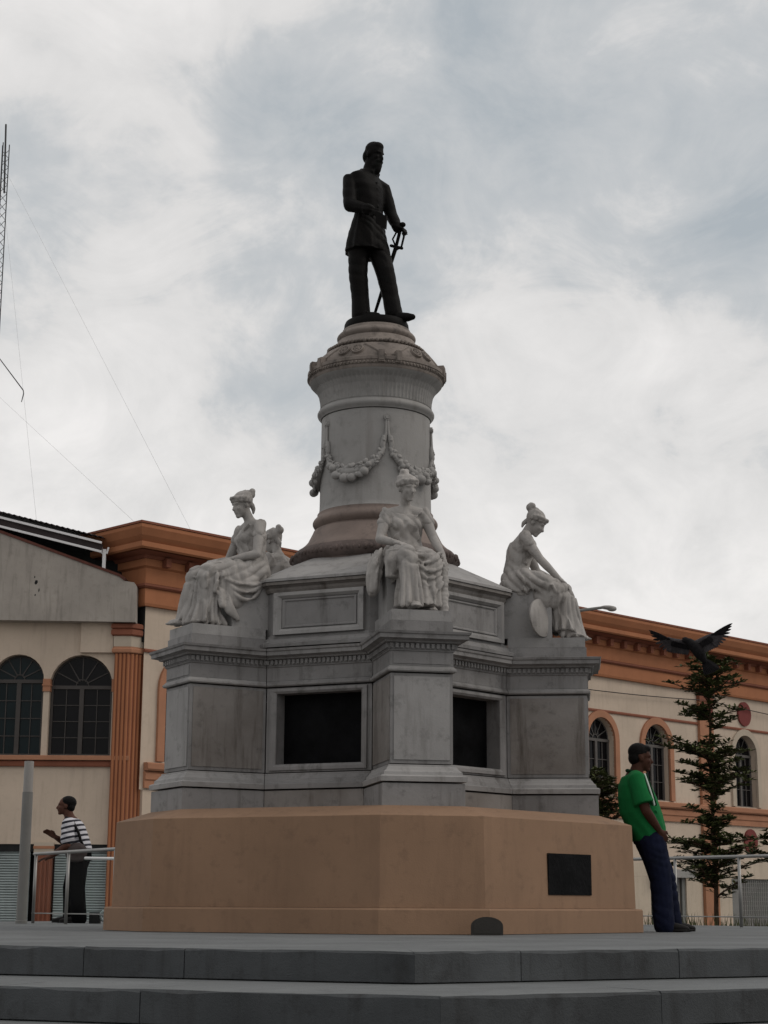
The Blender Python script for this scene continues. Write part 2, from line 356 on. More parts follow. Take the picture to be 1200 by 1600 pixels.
# ================================================================== MONUMENT (five piers at 72 degrees)
PHI = 0.19960
mon = empty('monument', (0, 0, 0), PHI)
tag(mon, 'tall grey marble monument with five piers, round column and ochre plastered base', 'monument')
PW, PR, WA = 0.27, 2.037, 1.20
RI = (WA - PW * math.sin(math.radians(36))) / math.cos(math.radians(36))
def rot2(p, k): 
    a = k * 2 * PI / 5; c, s = math.cos(a), math.sin(a); return (p[0] * c - p[1] * s, p[0] * s + p[1] * c)
STAR = [rot2(p, k) for k in range(5) for p in ((-PW, -RI), (-PW, -PR), (PW, -PR), (PW, -RI))]
DECA = [rot2(p, k) for k in range(5) for p in ((-0.433, -2.414), (0.433, -2.414))]
ATTIC = [rot2(p, k) for k in range(5) for p in ((-0.30, -1.258), (0.30, -1.258))]
sweep(MB(), DECA, [(-2.2, 0.206), (0.016, 0.206), (0.0, 0.94), (-0.012, 0.947), (-0.29, 1.035), (-1.5, 1.045)], True, False).build('plaster_base', 'ochre_plaster', mon)
sweep(MB(), DECA, [(-0.1, 0.0), (0.08, 0.0), (0.078, 0.188), (0.068, 0.200), (0.0, 0.2055), (-0.1, 0.2055)], True, False).build('base_ledge', 'ochre_plaster', mon)
def five(o, skip=()):
    for k in range(1, 5): copy_to(o, mon, k * 2 * PI / 5)
STARW = list(STAR)
for i_, j_ in ((3, 4), (4, 3)):
    d_ = (V(STAR[j_]) - V(STAR[i_])).normalized() * 0.006; STARW[i_] = (STAR[i_][0] + d_.x, STAR[i_][1] + d_.y)
def pier_and_wall(name_p, name_w, prof, mat_p, mat_w=None, gap=0.0):
    five(sweep(MB(), STAR, prof, True, True, range(0, 4)).build(name_p, mat_p, mon))
    if name_w != 'wall': five(sweep(MB(), STARW, prof, True, True, range(3, 5)).build(name_w, mat_w or mat_p, mon))
pier_and_wall('pier_plinth', 'wall_plinth', [(-0.15, 1.0), (0.085, 1.0), (0.085, 1.216), (0.079, 1.221), (-0.15, 1.221)], 'marble', 'marble_stained')
pier_and_wall('pier_base_moulding', 'wall_base_moulding', [(-0.15, 1.234), (0.10, 1.234), (0.103, 1.275), (0.088, 1.286), (0.070, 1.290), (0.066, 1.315), (0.045, 1.332), (0.030, 1.355), (0.020, 1.362), (0.018, 1.378), (-0.15, 1.379)], 'marble_pale', 'marble')
pier_and_wall('pier_shaft', 'wall', [(-0.15, 1.388), (0, 1.388), (0, 2.150), (-0.15, 2.150)], 'marble', 'marble')
pier_and_wall('pier_necking', 'wall_necking', [(-0.15, 2.162), (0.022, 2.162), (0.032, 2.172), (0.032, 2.186), (0.018, 2.200), (0.010, 2.212), (-0.15, 2.212)], 'marble_pale', 'marble')
pier_and_wall('pier_frieze', 'wall_frieze', [(-0.15, 2.2145), (0.006, 2.2145), (0.006, 2.335), (0.018, 2.343), (0.018, 2.352), (-0.15, 2.352)], 'marble', 'marble')
pier_and_wall('pier_cornice', 'wall_cornice', [(-0.15, 2.354), (0.022, 2.354), (0.022, 2.404), (0.058, 2.409), (0.066, 2.422), (0.098, 2.432), (0.118, 2.436), (0.120, 2.468), (0.132, 2.476), (0.138, 2.496), (0.030, 2.513), (-0.2, 2.514)], 'marble', 'marble')
five(sweep(MB(), STAR, [(-0.2, 2.516), (0.004, 2.516), (0.004, 2.603), (-0.2, 2.603)], True, True, range(0, 4)).build('pier_block', 'marble', mon))
# dentils under the cornice (too small to pick apart singly): one part per pier and per wall
def dentils(sub):
    mb = MB(); off = offset_path(STAR, 0.022, True)
    for i, j in zip(sub[:-1], sub[1:]):
        a, b = off[i], off[j]; L_ = (b - a).length; n = max(3, int(L_ / 0.043)); d = (b - a).normalized(); nn = V((d.y, -d.x))
        for q in range(n):
            c = a + d * (L_ * (q + 0.5) / n)
            p = [c - d * 0.013, c + d * 0.013]
            mb.prism([p[0] - nn * 0.01, p[0] + nn * 0.020, p[1] + nn * 0.020, p[1] - nn * 0.01][::-1], 2.362, 2.402)
    return mb
d1 = dentils([0, 1, 2, 3]).build('dentil_row', 'marble', mon); tag(d1, kind='stuff'); five(d1)
d1 = dentils([3, 4]).build('dentil_row', 'marble', mon); tag(d1, kind='stuff'); five(d1)
# raised panels on the piers
fp = MB().box(-PW + 0.028, PW - 0.028, -PR - 0.009, -PR + 0.02, 1.42, 2.125).build('pier_panel', 'marble_pale', mon); five(fp)
for s in (-1, 1):
    mb = MB(); x0, x1 = sorted((s * (PW + 0.008), s * (PW - 0.02)))
    sp = mb.box(x0, x1, -PR + 0.028, -RI - 0.03, 1.42, 2.125).build('pier_panel', 'marble_stained', mon); five(sp)
# frieze panels, thin
fz = MB().box(-PW + 0.02, PW - 0.02, -PR - 0.013, -PR + 0.01, 2.232, 2.322).build('frieze_panel', 'marble', mon); five(fz)
# statue slabs with a chipped corner look
five(MB().prism([(-0.262, -1.30), (-0.262, -2.03), (0.262, -2.03), (0.262, -1.30)][::-1], 2.606, 2.70).build('statue_slab', 'marble_pale', mon))
# walls between piers: frames and black tablets (local x along wall)
def bevel_frame(ox, oz0, oz1, ix, iz0, iz1, y_out, y_in, y_back):
    o = [(-ox, oz0), (ox, oz0), (ox, oz1), (-ox, oz1)]; i = [(-ix, iz0), (ix, iz0), (ix, iz1), (-ix, iz1)]
    mid = [((a[0] * 0.45 + b[0] * 0.55), (a[1] * 0.45 + b[1] * 0.55)) for a, b in zip(o, i)]
    vs = [(x, y_back, z) for x, z in o] + [(x, y_out, z) for x, z in o] + [(x, y_out, z) for x, z in mid] + [(x, y_in, z) for x, z in i] + [(x, y_back, z) for x, z in i]
    fs = [(r * 4 + k, r * 4 + (k + 1) % 4, (r + 1) * 4 + (k + 1) % 4, (r + 1) * 4 + k) for r in range(4) for k in range(4)]
    return MB().add(vs, fs)
for k in range(5):
    ang = 2 * PI * k / 5 + PI / 5
    mb = MB()                                                # wall with a deep niche for the tablet
    for x0_, x1_, z0_, z1_ in ((-0.527, -0.425, 1.388, 2.150), (0.425, 0.527, 1.388, 2.150), (-0.4248, 0.4248, 1.388, 1.455), (-0.4248, 0.4248, 2.100, 2.150)): mb.box(x0_, x1_, -WA, -WA + 0.22, z0_, z1_)
    h = mb.build('wall', 'marble', mon); h.rotation_euler[2] = ang
    h = bevel_frame(0.485, 1.405, 2.140, 0.428, 1.458, 2.097, -WA - 0.020, -WA - 0.004, -WA + 0.01).build('tablet_frame', 'marble', mon); h.rotation_euler[2] = ang
    p = MB().box(-0.46, 0.46, -WA + 0.155, -WA + 0.2, 1.42, 2.13).build('tablet', 'plaque_black', mon); p.rotation_euler[2] = ang
    h = bevel_frame(0.455, 2.635, 3.025, 0.385, 2.69, 2.97, -1.20 - 0.045, -1.20 - 0.015, -1.16).build('attic_frame', 'marble_pale', mon); h.rotation_euler[2] = ang
    h = bevel_frame(0.375, 2.70, 2.96, 0.345, 2.72, 2.94, -1.20 - 0.022, -1.20 - 0.012, -1.16).build('attic_panel', 'marble', mon); h.rotation_euler[2] = ang
    h = MB().box(-0.384, 0.384, -1.2085, -1.16, 2.692, 2.968).build('attic_tablet', 'marble', mon); h.rotation_euler[2] = ang
sweep(MB(), ATTIC, [(-0.6, 2.5155), (0.10, 2.5155), (0.105, 2.545), (0.06, 2.565), (0.055, 2.585), (0.02, 2.61), (0.012, 2.632), (-0.3, 2.634)], True, False).build('attic_base', 'marble', mon)
sweep(MB(), ATTIC, [(-0.3, 2.63), (0.0, 2.63), (0.0, 3.03), (-0.3, 3.03)], True, False).build('attic_block', 'marble', mon)
sweep(MB(), ATTIC, [(-0.3, 3.032), (0.018, 3.032), (0.03, 3.055), (0.03, 3.075), (0.055, 3.09), (0.078, 3.095), (0.08, 3.122), (-0.3, 3.124)], True, False).build('attic_cornice', 'marble_stained', mon)
ro = offset_path(ATTIC, 0.092, True)
for i in range(10):
    a, b = ro[i], ro[(i + 1) % 10]; ua = V((a.x, a.y)).normalized() * 0.80; ub = V((b.x, b.y)).normalized() * 0.80
    c = (a + b) / 2
    sh = lambda p: p + (c - p).normalized() * 0.004
    a, b, ua2, ub2 = sh(a), sh(b), ua.lerp(ub, 0.008), ub.lerp(ua, 0.008)
    MB().add([(a.x, a.y, 3.126), (b.x, b.y, 3.126), (a.x, a.y, 3.150), (b.x, b.y, 3.150), (ua2.x, ua2.y, 3.435), (ub2.x, ub2.y, 3.435), (ua2.x, ua2.y, 3.2), (ub2.x, ub2.y, 3.2)],
             [(0, 1, 3, 2), (2, 3, 5, 4), (4, 5, 7, 6), (6, 7, 1, 0), (0, 2, 4, 6), (1, 7, 5, 3)]).build('roof_slab', 'marble_pale', mon)
# column
def lat(name, prof, mat, n=80): return MB().lathe(prof, n).build(name, mat, mon, smooth=True)
def torus_prof(r, z0, z1, bulge, n=7): return [(r + bulge * math.sin(PI * i / n), z0 + (z1 - z0) * i / n) for i in range(n + 1)]
lat('bottom_torus', [(0.6, 3.41), (0.78, 3.41)] + torus_prof(0.775, 3.43, 3.575, 0.045) + [(0.6, 3.58)], 'dark_torus')
lat('column_flare', [(0.5, 3.578), (0.745, 3.578), (0.735, 3.60), (0.70, 3.63), (0.665, 3.67), (0.64, 3.72), (0.615, 3.77), (0.605, 3.795), (0.5, 3.80)], 'mauve_stone')
lat('lower_torus', [(0.4, 3.80), (0.575, 3.80)] + torus_prof(0.575, 3.815, 3.935, 0.042) + [(0.572, 3.945), (0.572, 3.965), (0.4, 3.97)], 'mauve_stone')
lat('column_shaft', [(0.3, 3.968), (0.566, 3.968), (0.556, 3.985), (0.551, 4.02), (0.545, 4.45), (0.541, 4.93), (0.3, 4.94)], 'column_stone')
lat('neck_ring', [(0.3, 4.938), (0.552, 4.938)] + torus_prof(0.555, 4.945, 5.035, 0.030) + [(0.562, 5.045), (0.3, 5.05)], 'column_stone')
mbf = MB(); nF = 84; prof = [(0.555, 5.048), (0.560, 5.12), (0.574, 5.19), (0.604, 5.245), (0.648, 5.29), (0.662, 5.305)]
vs_ = []; fs_ = []
for r, z in prof:
    for k in range(nF * 4):
        a = 2 * PI * k / (nF * 4); flute = 0.012 * (0 if k % 4 in (0,) else (1 if k % 4 == 2 else 0.75)) * (1 if z < 5.26 else 0)
        vs_.append(((r - flute) * math.cos(a), (r - flute) * math.sin(a), z))
NN = nF * 4
for i in range(len(prof) - 1):
    for k in range(NN): fs_.append((i * NN + k, i * NN + (k + 1) % NN, (i + 1) * NN + (k + 1) % NN, (i + 1) * NN + k))
mbf.add(vs_, fs_).build('fluted_echinus', 'column_stone', mon)
lat('abacus', [(0.4, 5.304), (0.660, 5.304), (0.668, 5.318), (0.668, 5.338), (0.678, 5.344), (0.678, 5.372), (0.688, 5.38), (0.688, 5.412), (0.662, 5.424), (0.4, 5.428)], 'capital_stone')
lat('capital_dome', [(0.4, 5.426), (0.635, 5.426), (0.632, 5.45), (0.605, 5.50), (0.565, 5.555), (0.52, 5.595), (0.495, 5.612), (0.3, 5.615)], 'capital_stone')
lat('leaf_band', [(0.3, 5.613), (0.495, 5.613)] + torus_prof(0.465, 5.62, 5.668, 0.028) + [(0.3, 5.67)], 'capital_stone')
lat('upper_cove', [(0.3, 5.668), (0.452, 5.668), (0.425, 5.69), (0.405, 5.72), (0.392, 5.745), (0.3, 5.75)], 'capital_stone')
lat('upper_torus', [(0.2, 5.748), (0.376, 5.748)] + torus_prof(0.372, 5.755, 5.83, 0.026) + [(0.352, 5.842), (0.342, 5.872), (0.2, 5.876)], 'capital_stone')
# bosses on the leaf band and dark torus (small relief)
def ring_lumps(name, r, z, n, rr, mat, rnd):
    mb = MB()
    for k in range(n):
        a = 2 * PI * k / n; q = 1 + rnd * random.uniform(-1, 1)
        mb.ell((r * math.cos(a), r * math.sin(a), z + rnd * random.uniform(-0.01, 0.01)), (rr * q, rr * q, rr * 1.3 * q), n=6, mth=4)
    o = mb.build(name, mat, mon, 'all'); tag(o, kind='stuff'); return o
ring_lumps('egg_moulding', 0.488, 5.64, 72, 0.016, 'capital_stone', 0.3)
ring_lumps('leaf_carving', 0.815, 3.505, 90, 0.020, 'dark_torus', 0.5)
ring_lumps('bead_moulding', 0.683, 5.356, 110, 0.011, 'capital_stone', 0.1)
# five rosette pairs with slanting straps on the dome, and small brackets between them
def dome_r(z): return 0.635 - (z - 5.43) * 0.71
for k in range(5):
    base = 2 * PI * k / 5 - PI / 2
    for s in (-1, 1):
        a = base + PI / 5 + s * 0.122
        d = V((math.cos(a), math.sin(a), 0)); c = d * (dome_r(5.505) + 0.012) + V((0, 0, 5.505)); nrm = (d + V((0, 0, 0.70))).normalized()
        q = nrm.to_track_quat('Z', 'Y').to_euler()
        mb = MB(); mb.lathe([(0.012, 0.032), (0.016, 0.024), (0.032, 0.022), (0.038, 0.014), (0.050, 0.026), (0.062, 0.026), (0.066, 0.0), (0.066, -0.03)], 20)
        for w in range(8): mb.ell((0.034 * math.cos(w * PI / 4), 0.034 * math.sin(w * PI / 4), 0.018), (0.011, 0.011, 0.01), n=6, mth=4)
        o = mb.build('rosette', 'capital_stone', mon, smooth=True); o.location = c; o.rotation_euler = q
        pts = []
        for t in range(5):
            f = t / 4; aa = base + PI / 5 + s * (0.24 + 0.32 * f); z = 5.575 - 0.135 * f; r = dome_r(z) + 0.012
            pts.append((r * math.cos(aa), r * math.sin(aa), z))
        MB().tube(pts, 0.018, 8).build('strap', 'capital_stone', mon, 'all')
        aa = base + s * 0.125; r = 0.668
        mb = MB().box(-0.030, 0.030, -0.03, 0.03, -0.045, 0.075).box(-0.022, 0.022, -0.038, 0.0, -0.03, 0.055); o = mb.build('bracket', 'capital_stone', mon); o.location = (r * math.cos(aa), r * math.sin(aa), 5.395); o.rotation_euler[2] = aa + PI / 2
# garlands: swags of fruit and leaves between ribbon hooks
def on_shaft(a, z, out): r = 0.545 + out; return V((r * math.cos(a), r * math.sin(a), z))
fruit_mesh = {}
for k in range(5):
    a0 = 2 * PI * k / 5 - PI / 2; rg = random.Random(20 + k)
    hk = MB(); c = on_shaft(a0, 4.83, 0.0); d = V((math.cos(a0), math.sin(a0), 0)); side = V((-d.y, d.x, 0))
    hk.lathe([(0.008, 0.03), (0.018, 0.03), (0.022, 0.02), (0.034, 0.022), (0.036, 0.0), (0.036, -0.02)], 16)
    o = hk.build('hook_boss', 'column_stone', mon, True); o.location = c; o.rotation_euler = d.to_track_quat('Z', 'Y').to_euler()
    rb_ = MB()
    for s in (-1, 1):
        rb_.tube([c + side * s * 0.008 + d * 0.008 - V((0, 0, 0.03)), c + side * s * 0.012 + d * 0.012 - V((0, 0, 0.16)), c + side * s * 0.030 + d * 0.012 - V((0, 0, 0.24))], [0.012, 0.014, 0.024], 8)
        p0 = c + side * s * 0.034 + d * 0.012 - V((0, 0, 0.20)); p1 = c + side * s * 0.030 + d * 0.010 - V((0, 0, 0.36))
        rb_.tube([p0, p0.lerp(p1, 0.5) + side * s * 0.012, p1], [0.022, 0.030, 0.008], 8)
        rb_.ell(c + side * s * 0.036 + d * 0.03 - V((0, 0, 0.235)), (0.016, 0.016, 0.016), n=8, mth=5)
    rb_.build('ribbon', 'column_stone', mon, 'all')
    gl = MB(); swag = []
    for i in range(25):
        f = i / 24; a = a0 + 0.06 + (2 * PI / 5 - 0.12) * f; sg = 1 - (2 * f - 1) ** 2
        z = 4.52 - 0.235 * sg ** 0.8 + 0.0; thick = 0.028 + 0.034 * sg
        p = on_shaft(a, z, thick * 0.55); swag.append(p); 
    gl.tube(swag, [0.020 + 0.030 * (1 - (2 * i / 24 - 1) ** 2) for i in range(25)], 8)
    for i in range(1, 24):
        f = i / 24; sg = 1 - (2 * f - 1) ** 2
        for q in range(4):
            a = a0 + 0.06 + (2 * PI / 5 - 0.12) * f + rg.uniform(-0.03, 0.03); z = 4.52 - 0.235 * sg ** 0.8 + rg.uniform(-1, 1) * (0.03 + 0.035 * sg)
            p = on_shaft(a, z, 0.02 + 0.035 * sg + rg.uniform(-0.005, 0.012)); 
            gl.ell(p, (0.028 + 0.01 * sg, 0.013, 0.02 + 0.008 * sg), (rg.uniform(-1, 1), rg.uniform(-1, 1), a + PI / 2 + rg.uniform(-0.6, 0.6)), n=7, mth=4)
    go = gl.build('garland', 'column_stone', mon, 'all')
    for i in range(11):
        f = 0.16 + 0.68 * (i + 0.5 * rg.random()) / 11; sg = 1 - (2 * f - 1) ** 2
        a = a0 + 0.06 + (2 * PI / 5 - 0.12) * f; z = 4.505 - 0.235 * sg ** 0.8 - rg.choice([-0.02, 0.035, 0.05]) * sg
        rr = rg.choice([0.030, 0.036, 0.044, 0.050]) * (0.6 + 0.4 * sg); key = round(rr, 3)
        if key not in fruit_mesh: fruit_mesh[key] = MB().ell((0, 0, 0), (rr, rr, rr * 0.94), n=12, mth=8).mesh('fruit')
        fo = link('fruit', fruit_mesh[key], 'column_stone', go, 'all'); fo.location = on_shaft(a, z, 0.045 + 0.03 * sg)
# small black tablet on the ochre base and joints
p0 = V(DECA[1]); p1 = V(DECA[2]); dd = (p1 - p0).normalized(); nn = V((dd.y, -dd.x))
def base_pt(t, out): return p0.lerp(p1, t) + nn * out
q = [base_pt(0.395, -0.03), base_pt(0.395, 0.022), base_pt(0.685, 0.022), base_pt(0.685, -0.03)]
MB().prism(q[::-1], 0.318, 0.665).build('base_tablet', 'plaque_black', mon)

# ================================================================== BUILDINGS
def arched_wall(mb, x0, x1, z0, z1, wins, depth, y=0.0, n=14):
    """flat wall sheet with round-headed openings and reveals; wins: (xl, xr, sill, spring)"""
    xs = x0
    def rect(a, b, c, d): mb.add([(a, y, c), (b, y, c), (b, y, d), (a, y, d)], [(0, 1, 2, 3)])
    for xl, xr, sl, sp in sorted(wins):
        rect(xs, xl, z0, z1); rect(xl, xr, z0, sl); r = (xr - xl) / 2; cx = (xl + xr) / 2
        arc = [(cx - r * math.cos(PI * i / n), sp + r * math.sin(PI * i / n)) for i in range(n + 1)]
        for (ax, az), (bx, bz) in zip(arc[:-1], arc[1:]):
            mb.add([(ax, y, az), (bx, y, bz), (bx, y, z1), (ax, y, z1)], [(0, 1, 2, 3)])
        loop = [(xl, sl)] + arc + [(xr, sl)]
        for (ax, az), (bx, bz) in zip(loop, loop[1:] + loop[:1]):
            mb.add([(ax, y, az), (bx, y, bz), (bx, y + depth, bz), (ax, y + depth, az)], [(0, 1, 2, 3)])
        xs = xr
    rect(xs, x1, z0, z1); return mb
def arch_surround(xl, xr, sl, sp, w, y0, y1, n=16):
    cx = (xl + xr) / 2; r = (xr - xl) / 2
    inn = [(xl, sl)] + [(cx - r * math.cos(PI * i / n), sp + r * math.sin(PI * i / n)) for i in range(n + 1)] + [(xr, sl)]
    out = [(xl - w, sl)] + [(cx - (r + w) * math.cos(PI * i / n), sp + (r + w) * math.sin(PI * i / n)) for i in range(n + 1)] + [(xr + w, sl)]
    vs = []
    for (a, b), (c, d) in zip(inn, out): vs += [(a, y1, b), (a, y0, b), (c, y0, d), (c, y1, d)]
    m_ = len(inn); fs = [(i * 4 + j, i * 4 + (j + 1) % 4, (i + 1) * 4 + (j + 1) % 4, (i + 1) * 4 + j) for i in range(m_ - 1) for j in range(4)]
    fs += [(0, 1, 2, 3), (4 * m_ - 4, 4 * m_ - 1, 4 * m_ - 2, 4 * m_ - 3)]
    return MB().add(vs, fs)
def window(parent, xl, xr, sl, sp, y, frame_mat, glass, rows=4, cols=2, curtain=False, casement=0.055):
    """round-headed window: frame with fan light > each pane"""
    cx = (xl + xr) / 2; r = (xr - xl) / 2; fb = MB(); c = casement
    fb.box(xl, xl + c, y, y + 0.06, sl, sp); fb.box(xr - c, xr, y, y + 0.06, sl, sp); fb.box(cx - c * 0.9, cx + c * 0.9, y - 0.01, y + 0.05, sl, sp - 0.05)
    fb.box(xl + c, xr - c, y + 0.002, y + 0.058, sl, sl + c * 0.8); fb.box(xl, xr, y - 0.012, y + 0.055, sp - 0.05, sp + 0.03)
    for i in range(7):                                            # fan bars
        if i in (0, 6): continue
        a = PI * i / 6; fb.bar((cx + 0.16 * r * math.cos(a), y + 0.03, sp + 0.03 + 0.16 * r * math.sin(a)), (cx + 0.95 * r * math.cos(a), y + 0.03, sp + 0.95 * r * math.sin(a)), 0.022, 0.022)
    arc = [(cx + 0.2 * r * math.cos(PI * i / 8), y + 0.03, sp + 0.03 + 0.2 * r * math.sin(PI * i / 8)) for i in range(9)]
    fb.tube(arc, 0.014, 6)
    n = 14
    arcp = [(cx - (r - 0.015) * math.cos(PI * i / n), y + 0.03, sp + (r - 0.015) * math.sin(PI * i / n)) for i in range(n + 1)]
    fb.tube(arcp, 0.022, 6)
    halves = ((xl + c, cx - c * 0.9), (cx + c * 0.9, xr - c)); zb, zt = sl + c * 0.8, sp - 0.05
    for a, b in halves:
        for q in range(1, cols): x = a + (b - a) * q / cols; fb.box(x - 0.009, x + 0.009, y + 0.015, y + 0.045, zb, zt)
        for q in range(1, rows): z = zb + (zt - zb) * q / rows; fb.box(a, b, y + 0.017, y + 0.043, z - 0.009, z + 0.009)
    w = fb.build('window', frame_mat, parent)
    pm = None
    for a, b in halves:
        pw = (b - a) / cols; ph = (zt - zb) / rows
        for i in range(cols):
            for j in range(rows):
                if pm is None: pm = MB().box(-pw / 2 + 0.004, pw / 2 - 0.004, -0.003, 0.003, -ph / 2 + 0.004, ph / 2 - 0.004).mesh('pane')
                o = link('pane', pm, glass, w); o.location = (a + pw * (i + 0.5), y + 0.05, zb + ph * (j + 0.5))
                o.rotation_euler = (random.uniform(-0.012, 0.012), 0, random.uniform(-0.012, 0.012))
    fan = [(cx - (r - 0.01) * math.cos(PI * i / n), sp + (r - 0.01) * math.sin(PI * i / n)) for i in range(n + 1)]
    MB().xz_prism(fan, y + 0.045, y + 0.052).build('fan_pane', glass, w)
    if curtain:
        cm = MB(); n = 30; xs = [halves[1][0] + (halves[1][1] - halves[1][0]) * 0.62 * i / n for i in range(n + 1)]
        vs = []; 
        for zf in (0, 0.5, 1.0):
            for i, x in enumerate(xs):
                xx = cx + (x - cx) * (1.0 if zf < 0.6 else 0.55)
                vs.append((xx, y + 0.12 + 0.015 * math.sin(i * 1.7), sl + (sp - sl) * zf))
        cm.add(vs, [(k * (n + 1) + i, k * (n + 1) + i + 1, (k + 1) * (n + 1) + i + 1, (k + 1) * (n + 1) + i) for k in range(2) for i in range(n)])
        cm.build('curtain', 'curtain', w)
    return w
def fluted(mb, x0, x1, y, z0, z1, n, rr=None):
    """flat pier face with n half-round ribs standing proud"""
    w = (x1 - x0) / n; rr = rr or w * 0.36
    for i in range(n):
        c = x0 + w * (i + 0.5); k = 6
        pr = [(c - rr * math.cos(PI * j / k), y - rr * math.sin(PI * j / k)) for j in range(k + 1)]
        mb.prism(pr, z0, z1)
    return mb

# ---- left wing: front faces the viewer (local x along the wall, y into the building)
GZ = -1.10
lw = empty('plaster_building', (0, 22.0, 0))
tag(lw, 'cream plaster building with grey sloping parapet, arched windows and roller shutters', 'building')
X0, X1 = -13.0, -5.42
lwins = [(-11.3, -9.86, 3.44, 4.97), (-9.75, -8.70, 3.44, 5.05), (-8.56, -7.40, 3.44, 5.11), (-7.27, -5.86, 3.44, 4.98)]
lwins = [w_ for w_ in lwins if w_[0] > -8.6]
arched_wall(MB(), X0, X1, 1.50, 6.44, lwins, 0.30).build('wall', 'cream_wall', lw)
mb = MB(); mb.xz_prism([(X0, GZ), (-5.6, GZ), (-5.6, 7.9), (-6.1, 8.2), (X0, 9.9)], 0.45, 0.75); mb.box(X0 - 0.3, X0, 0.0, 0.75, GZ, 6.4); mb.build('rear_wall', 'dark_void', lw)
for i, (a, b, s, p) in enumerate(lwins):
    window(lw, a + 0.01, b - 0.01, s, p, 0.16, 'window_frame', 'teal_glass' if i == 0 else 'window_glass', curtain=(i == 1))
# orange blocks and cream mullion pier between the two windows
MB().box(-7.415, -7.25, -0.03, 0.2, 4.86, 5.14).build('impost', 'salmon_trim', lw)
MB().box(-7.43, -7.235, -0.045, 0.15, 4.985, 5.02).build('impost_band', 'salmon_trim', lw)
MB().box(-5.875, -5.80, -0.03, 0.2, 4.86, 5.14).build('impost', 'salmon_trim', lw)
# sill bands
mb = MB(); sweep(mb, [(X0, 0, 0), (X1, 0, 0)], [(-0.05, 3.33), (0.13, 3.33), (0.13, 3.42), (0.11, 3.43), (-0.05, 3.43)]); mb.build('sill_band', 'salmon_trim', lw)
mb = MB(); sweep(mb, [(X0, 0, 0), (X1, 0, 0)], [(-0.05, 3.19), (0.06, 3.19), (0.07, 3.22), (0.07, 3.30), (0.05, 3.32), (-0.05, 3.32)]); mb.build('sill_band', 'orange_dark', lw)
# boxed-out beam and sloping parapet
MB().box(-6.60, -5.87, -0.10, 0.1, 5.73, 6.40).build('beam_box', 'cream_wall', lw)
mb = MB(); pts = [(X0, 6.46), (-5.36, 6.39), (-5.36, 7.20), (-5.42, 7.29), (-5.62, 7.32), (-5.75, 7.42), (-8.57, 8.44), (X0, 10.0)]
mb.xz_prism(pts, -0.32, 0.02); mb.build('parapet', 'parapet_concrete', lw)
cp = MB()
for (ax, az), (bx, bz) in zip(pts[4:-1], pts[5:]): cp.bar((ax, -0.15, az + 0.03), (bx, -0.15, bz + 0.03), 0.40, 0.06)
cp.build('parapet_coping', 'rust', lw)
# spalled holes in the parapet render
for x, z, a, b, r_ in ((-7.62, 7.28, 0.035, 0.06, 0.3), (-7.55, 7.10, 0.012, 0.05, -0.2), (-7.63, 6.99, 0.012, 0.03, 0.1), (-7.66, 7.40, 0.010, 0.03, 0.5)):
    n = 9; MB().xz_prism([(x + a * (1 + 0.3 * math.sin(3 * k)) * math.cos(2 * PI * k / n), z + b * (1 + 0.25 * math.cos(5 * k)) * math.sin(2 * PI * k / n)) for k in range(n)], -0.324, -0.30).build('spall', 'dark_void', lw)
# corrugated roof behind the parapet: sheet with ribs, two white purlins and a white post
mb = MB(); n = 120; rf = []
for i in range(n + 1):
    f = i / n; x = -13.5 + (7.35) * f; z = 10.1 - (10.1 - 8.29) * f; 
    rf.append((x, z + (0.028 if i % 2 else 0.0)))
vs = [(x, -0.45, z) for x, z in rf] + [(x, 6.0, z + 0.9) for x, z in rf]
vs += [(x, -0.45, z - 0.012) for x, z in rf] + [(x, 6.0, z + 0.888) for x, z in rf]; N1 = n + 1
mb.add(vs, [(i, i + 1, N1 + i + 1, N1 + i) for i in range(n)] + [(2 * N1 + i, 3 * N1 + i, 3 * N1 + i + 1, 2 * N1 + i + 1) for i in range(n)] + [(i, 2 * N1 + i, 2 * N1 + i + 1, i + 1) for i in range(n)])
mb.build('corrugated_roof', 'roof_metal', lw)
for dz, yy, wd in ((-0.115, -0.40, 0.05), (-0.315, -0.36, 0.05)):
    MB().bar((-13.5, yy, 10.1 + dz), (-6.17, yy, 8.29 + dz + 0.005), 0.05, wd).build('purlin', 'white_metal', lw)
MB().bar((-13.5, -0.34, 10.1 - 0.215), (-6.17, -0.34, 8.29 - 0.21), 0.05, 0.13).build('fascia', 'roof_metal', lw)
mb = MB(); mb.bar((-6.12, -0.28, 7.50), (-6.12, -0.28, 8.05), 0.075, 0.075, (0, 1, 0)); mb.bar((-6.12, -0.28, 7.93), (-6.20, -0.28, 8.0), 0.05, 0.05, (0, 1, 0)); mb.bar((-6.20, -0.28, 7.97), (-6.20, -0.28, 8.16), 0.055, 0.055, (0, 1, 0)); mb.bar((-6.07, -0.28, 7.95), (-6.03, -0.28, 8.1), 0.04, 0.04, (0, 1, 0))
mb.build('roof_post', 'white_metal', lw)
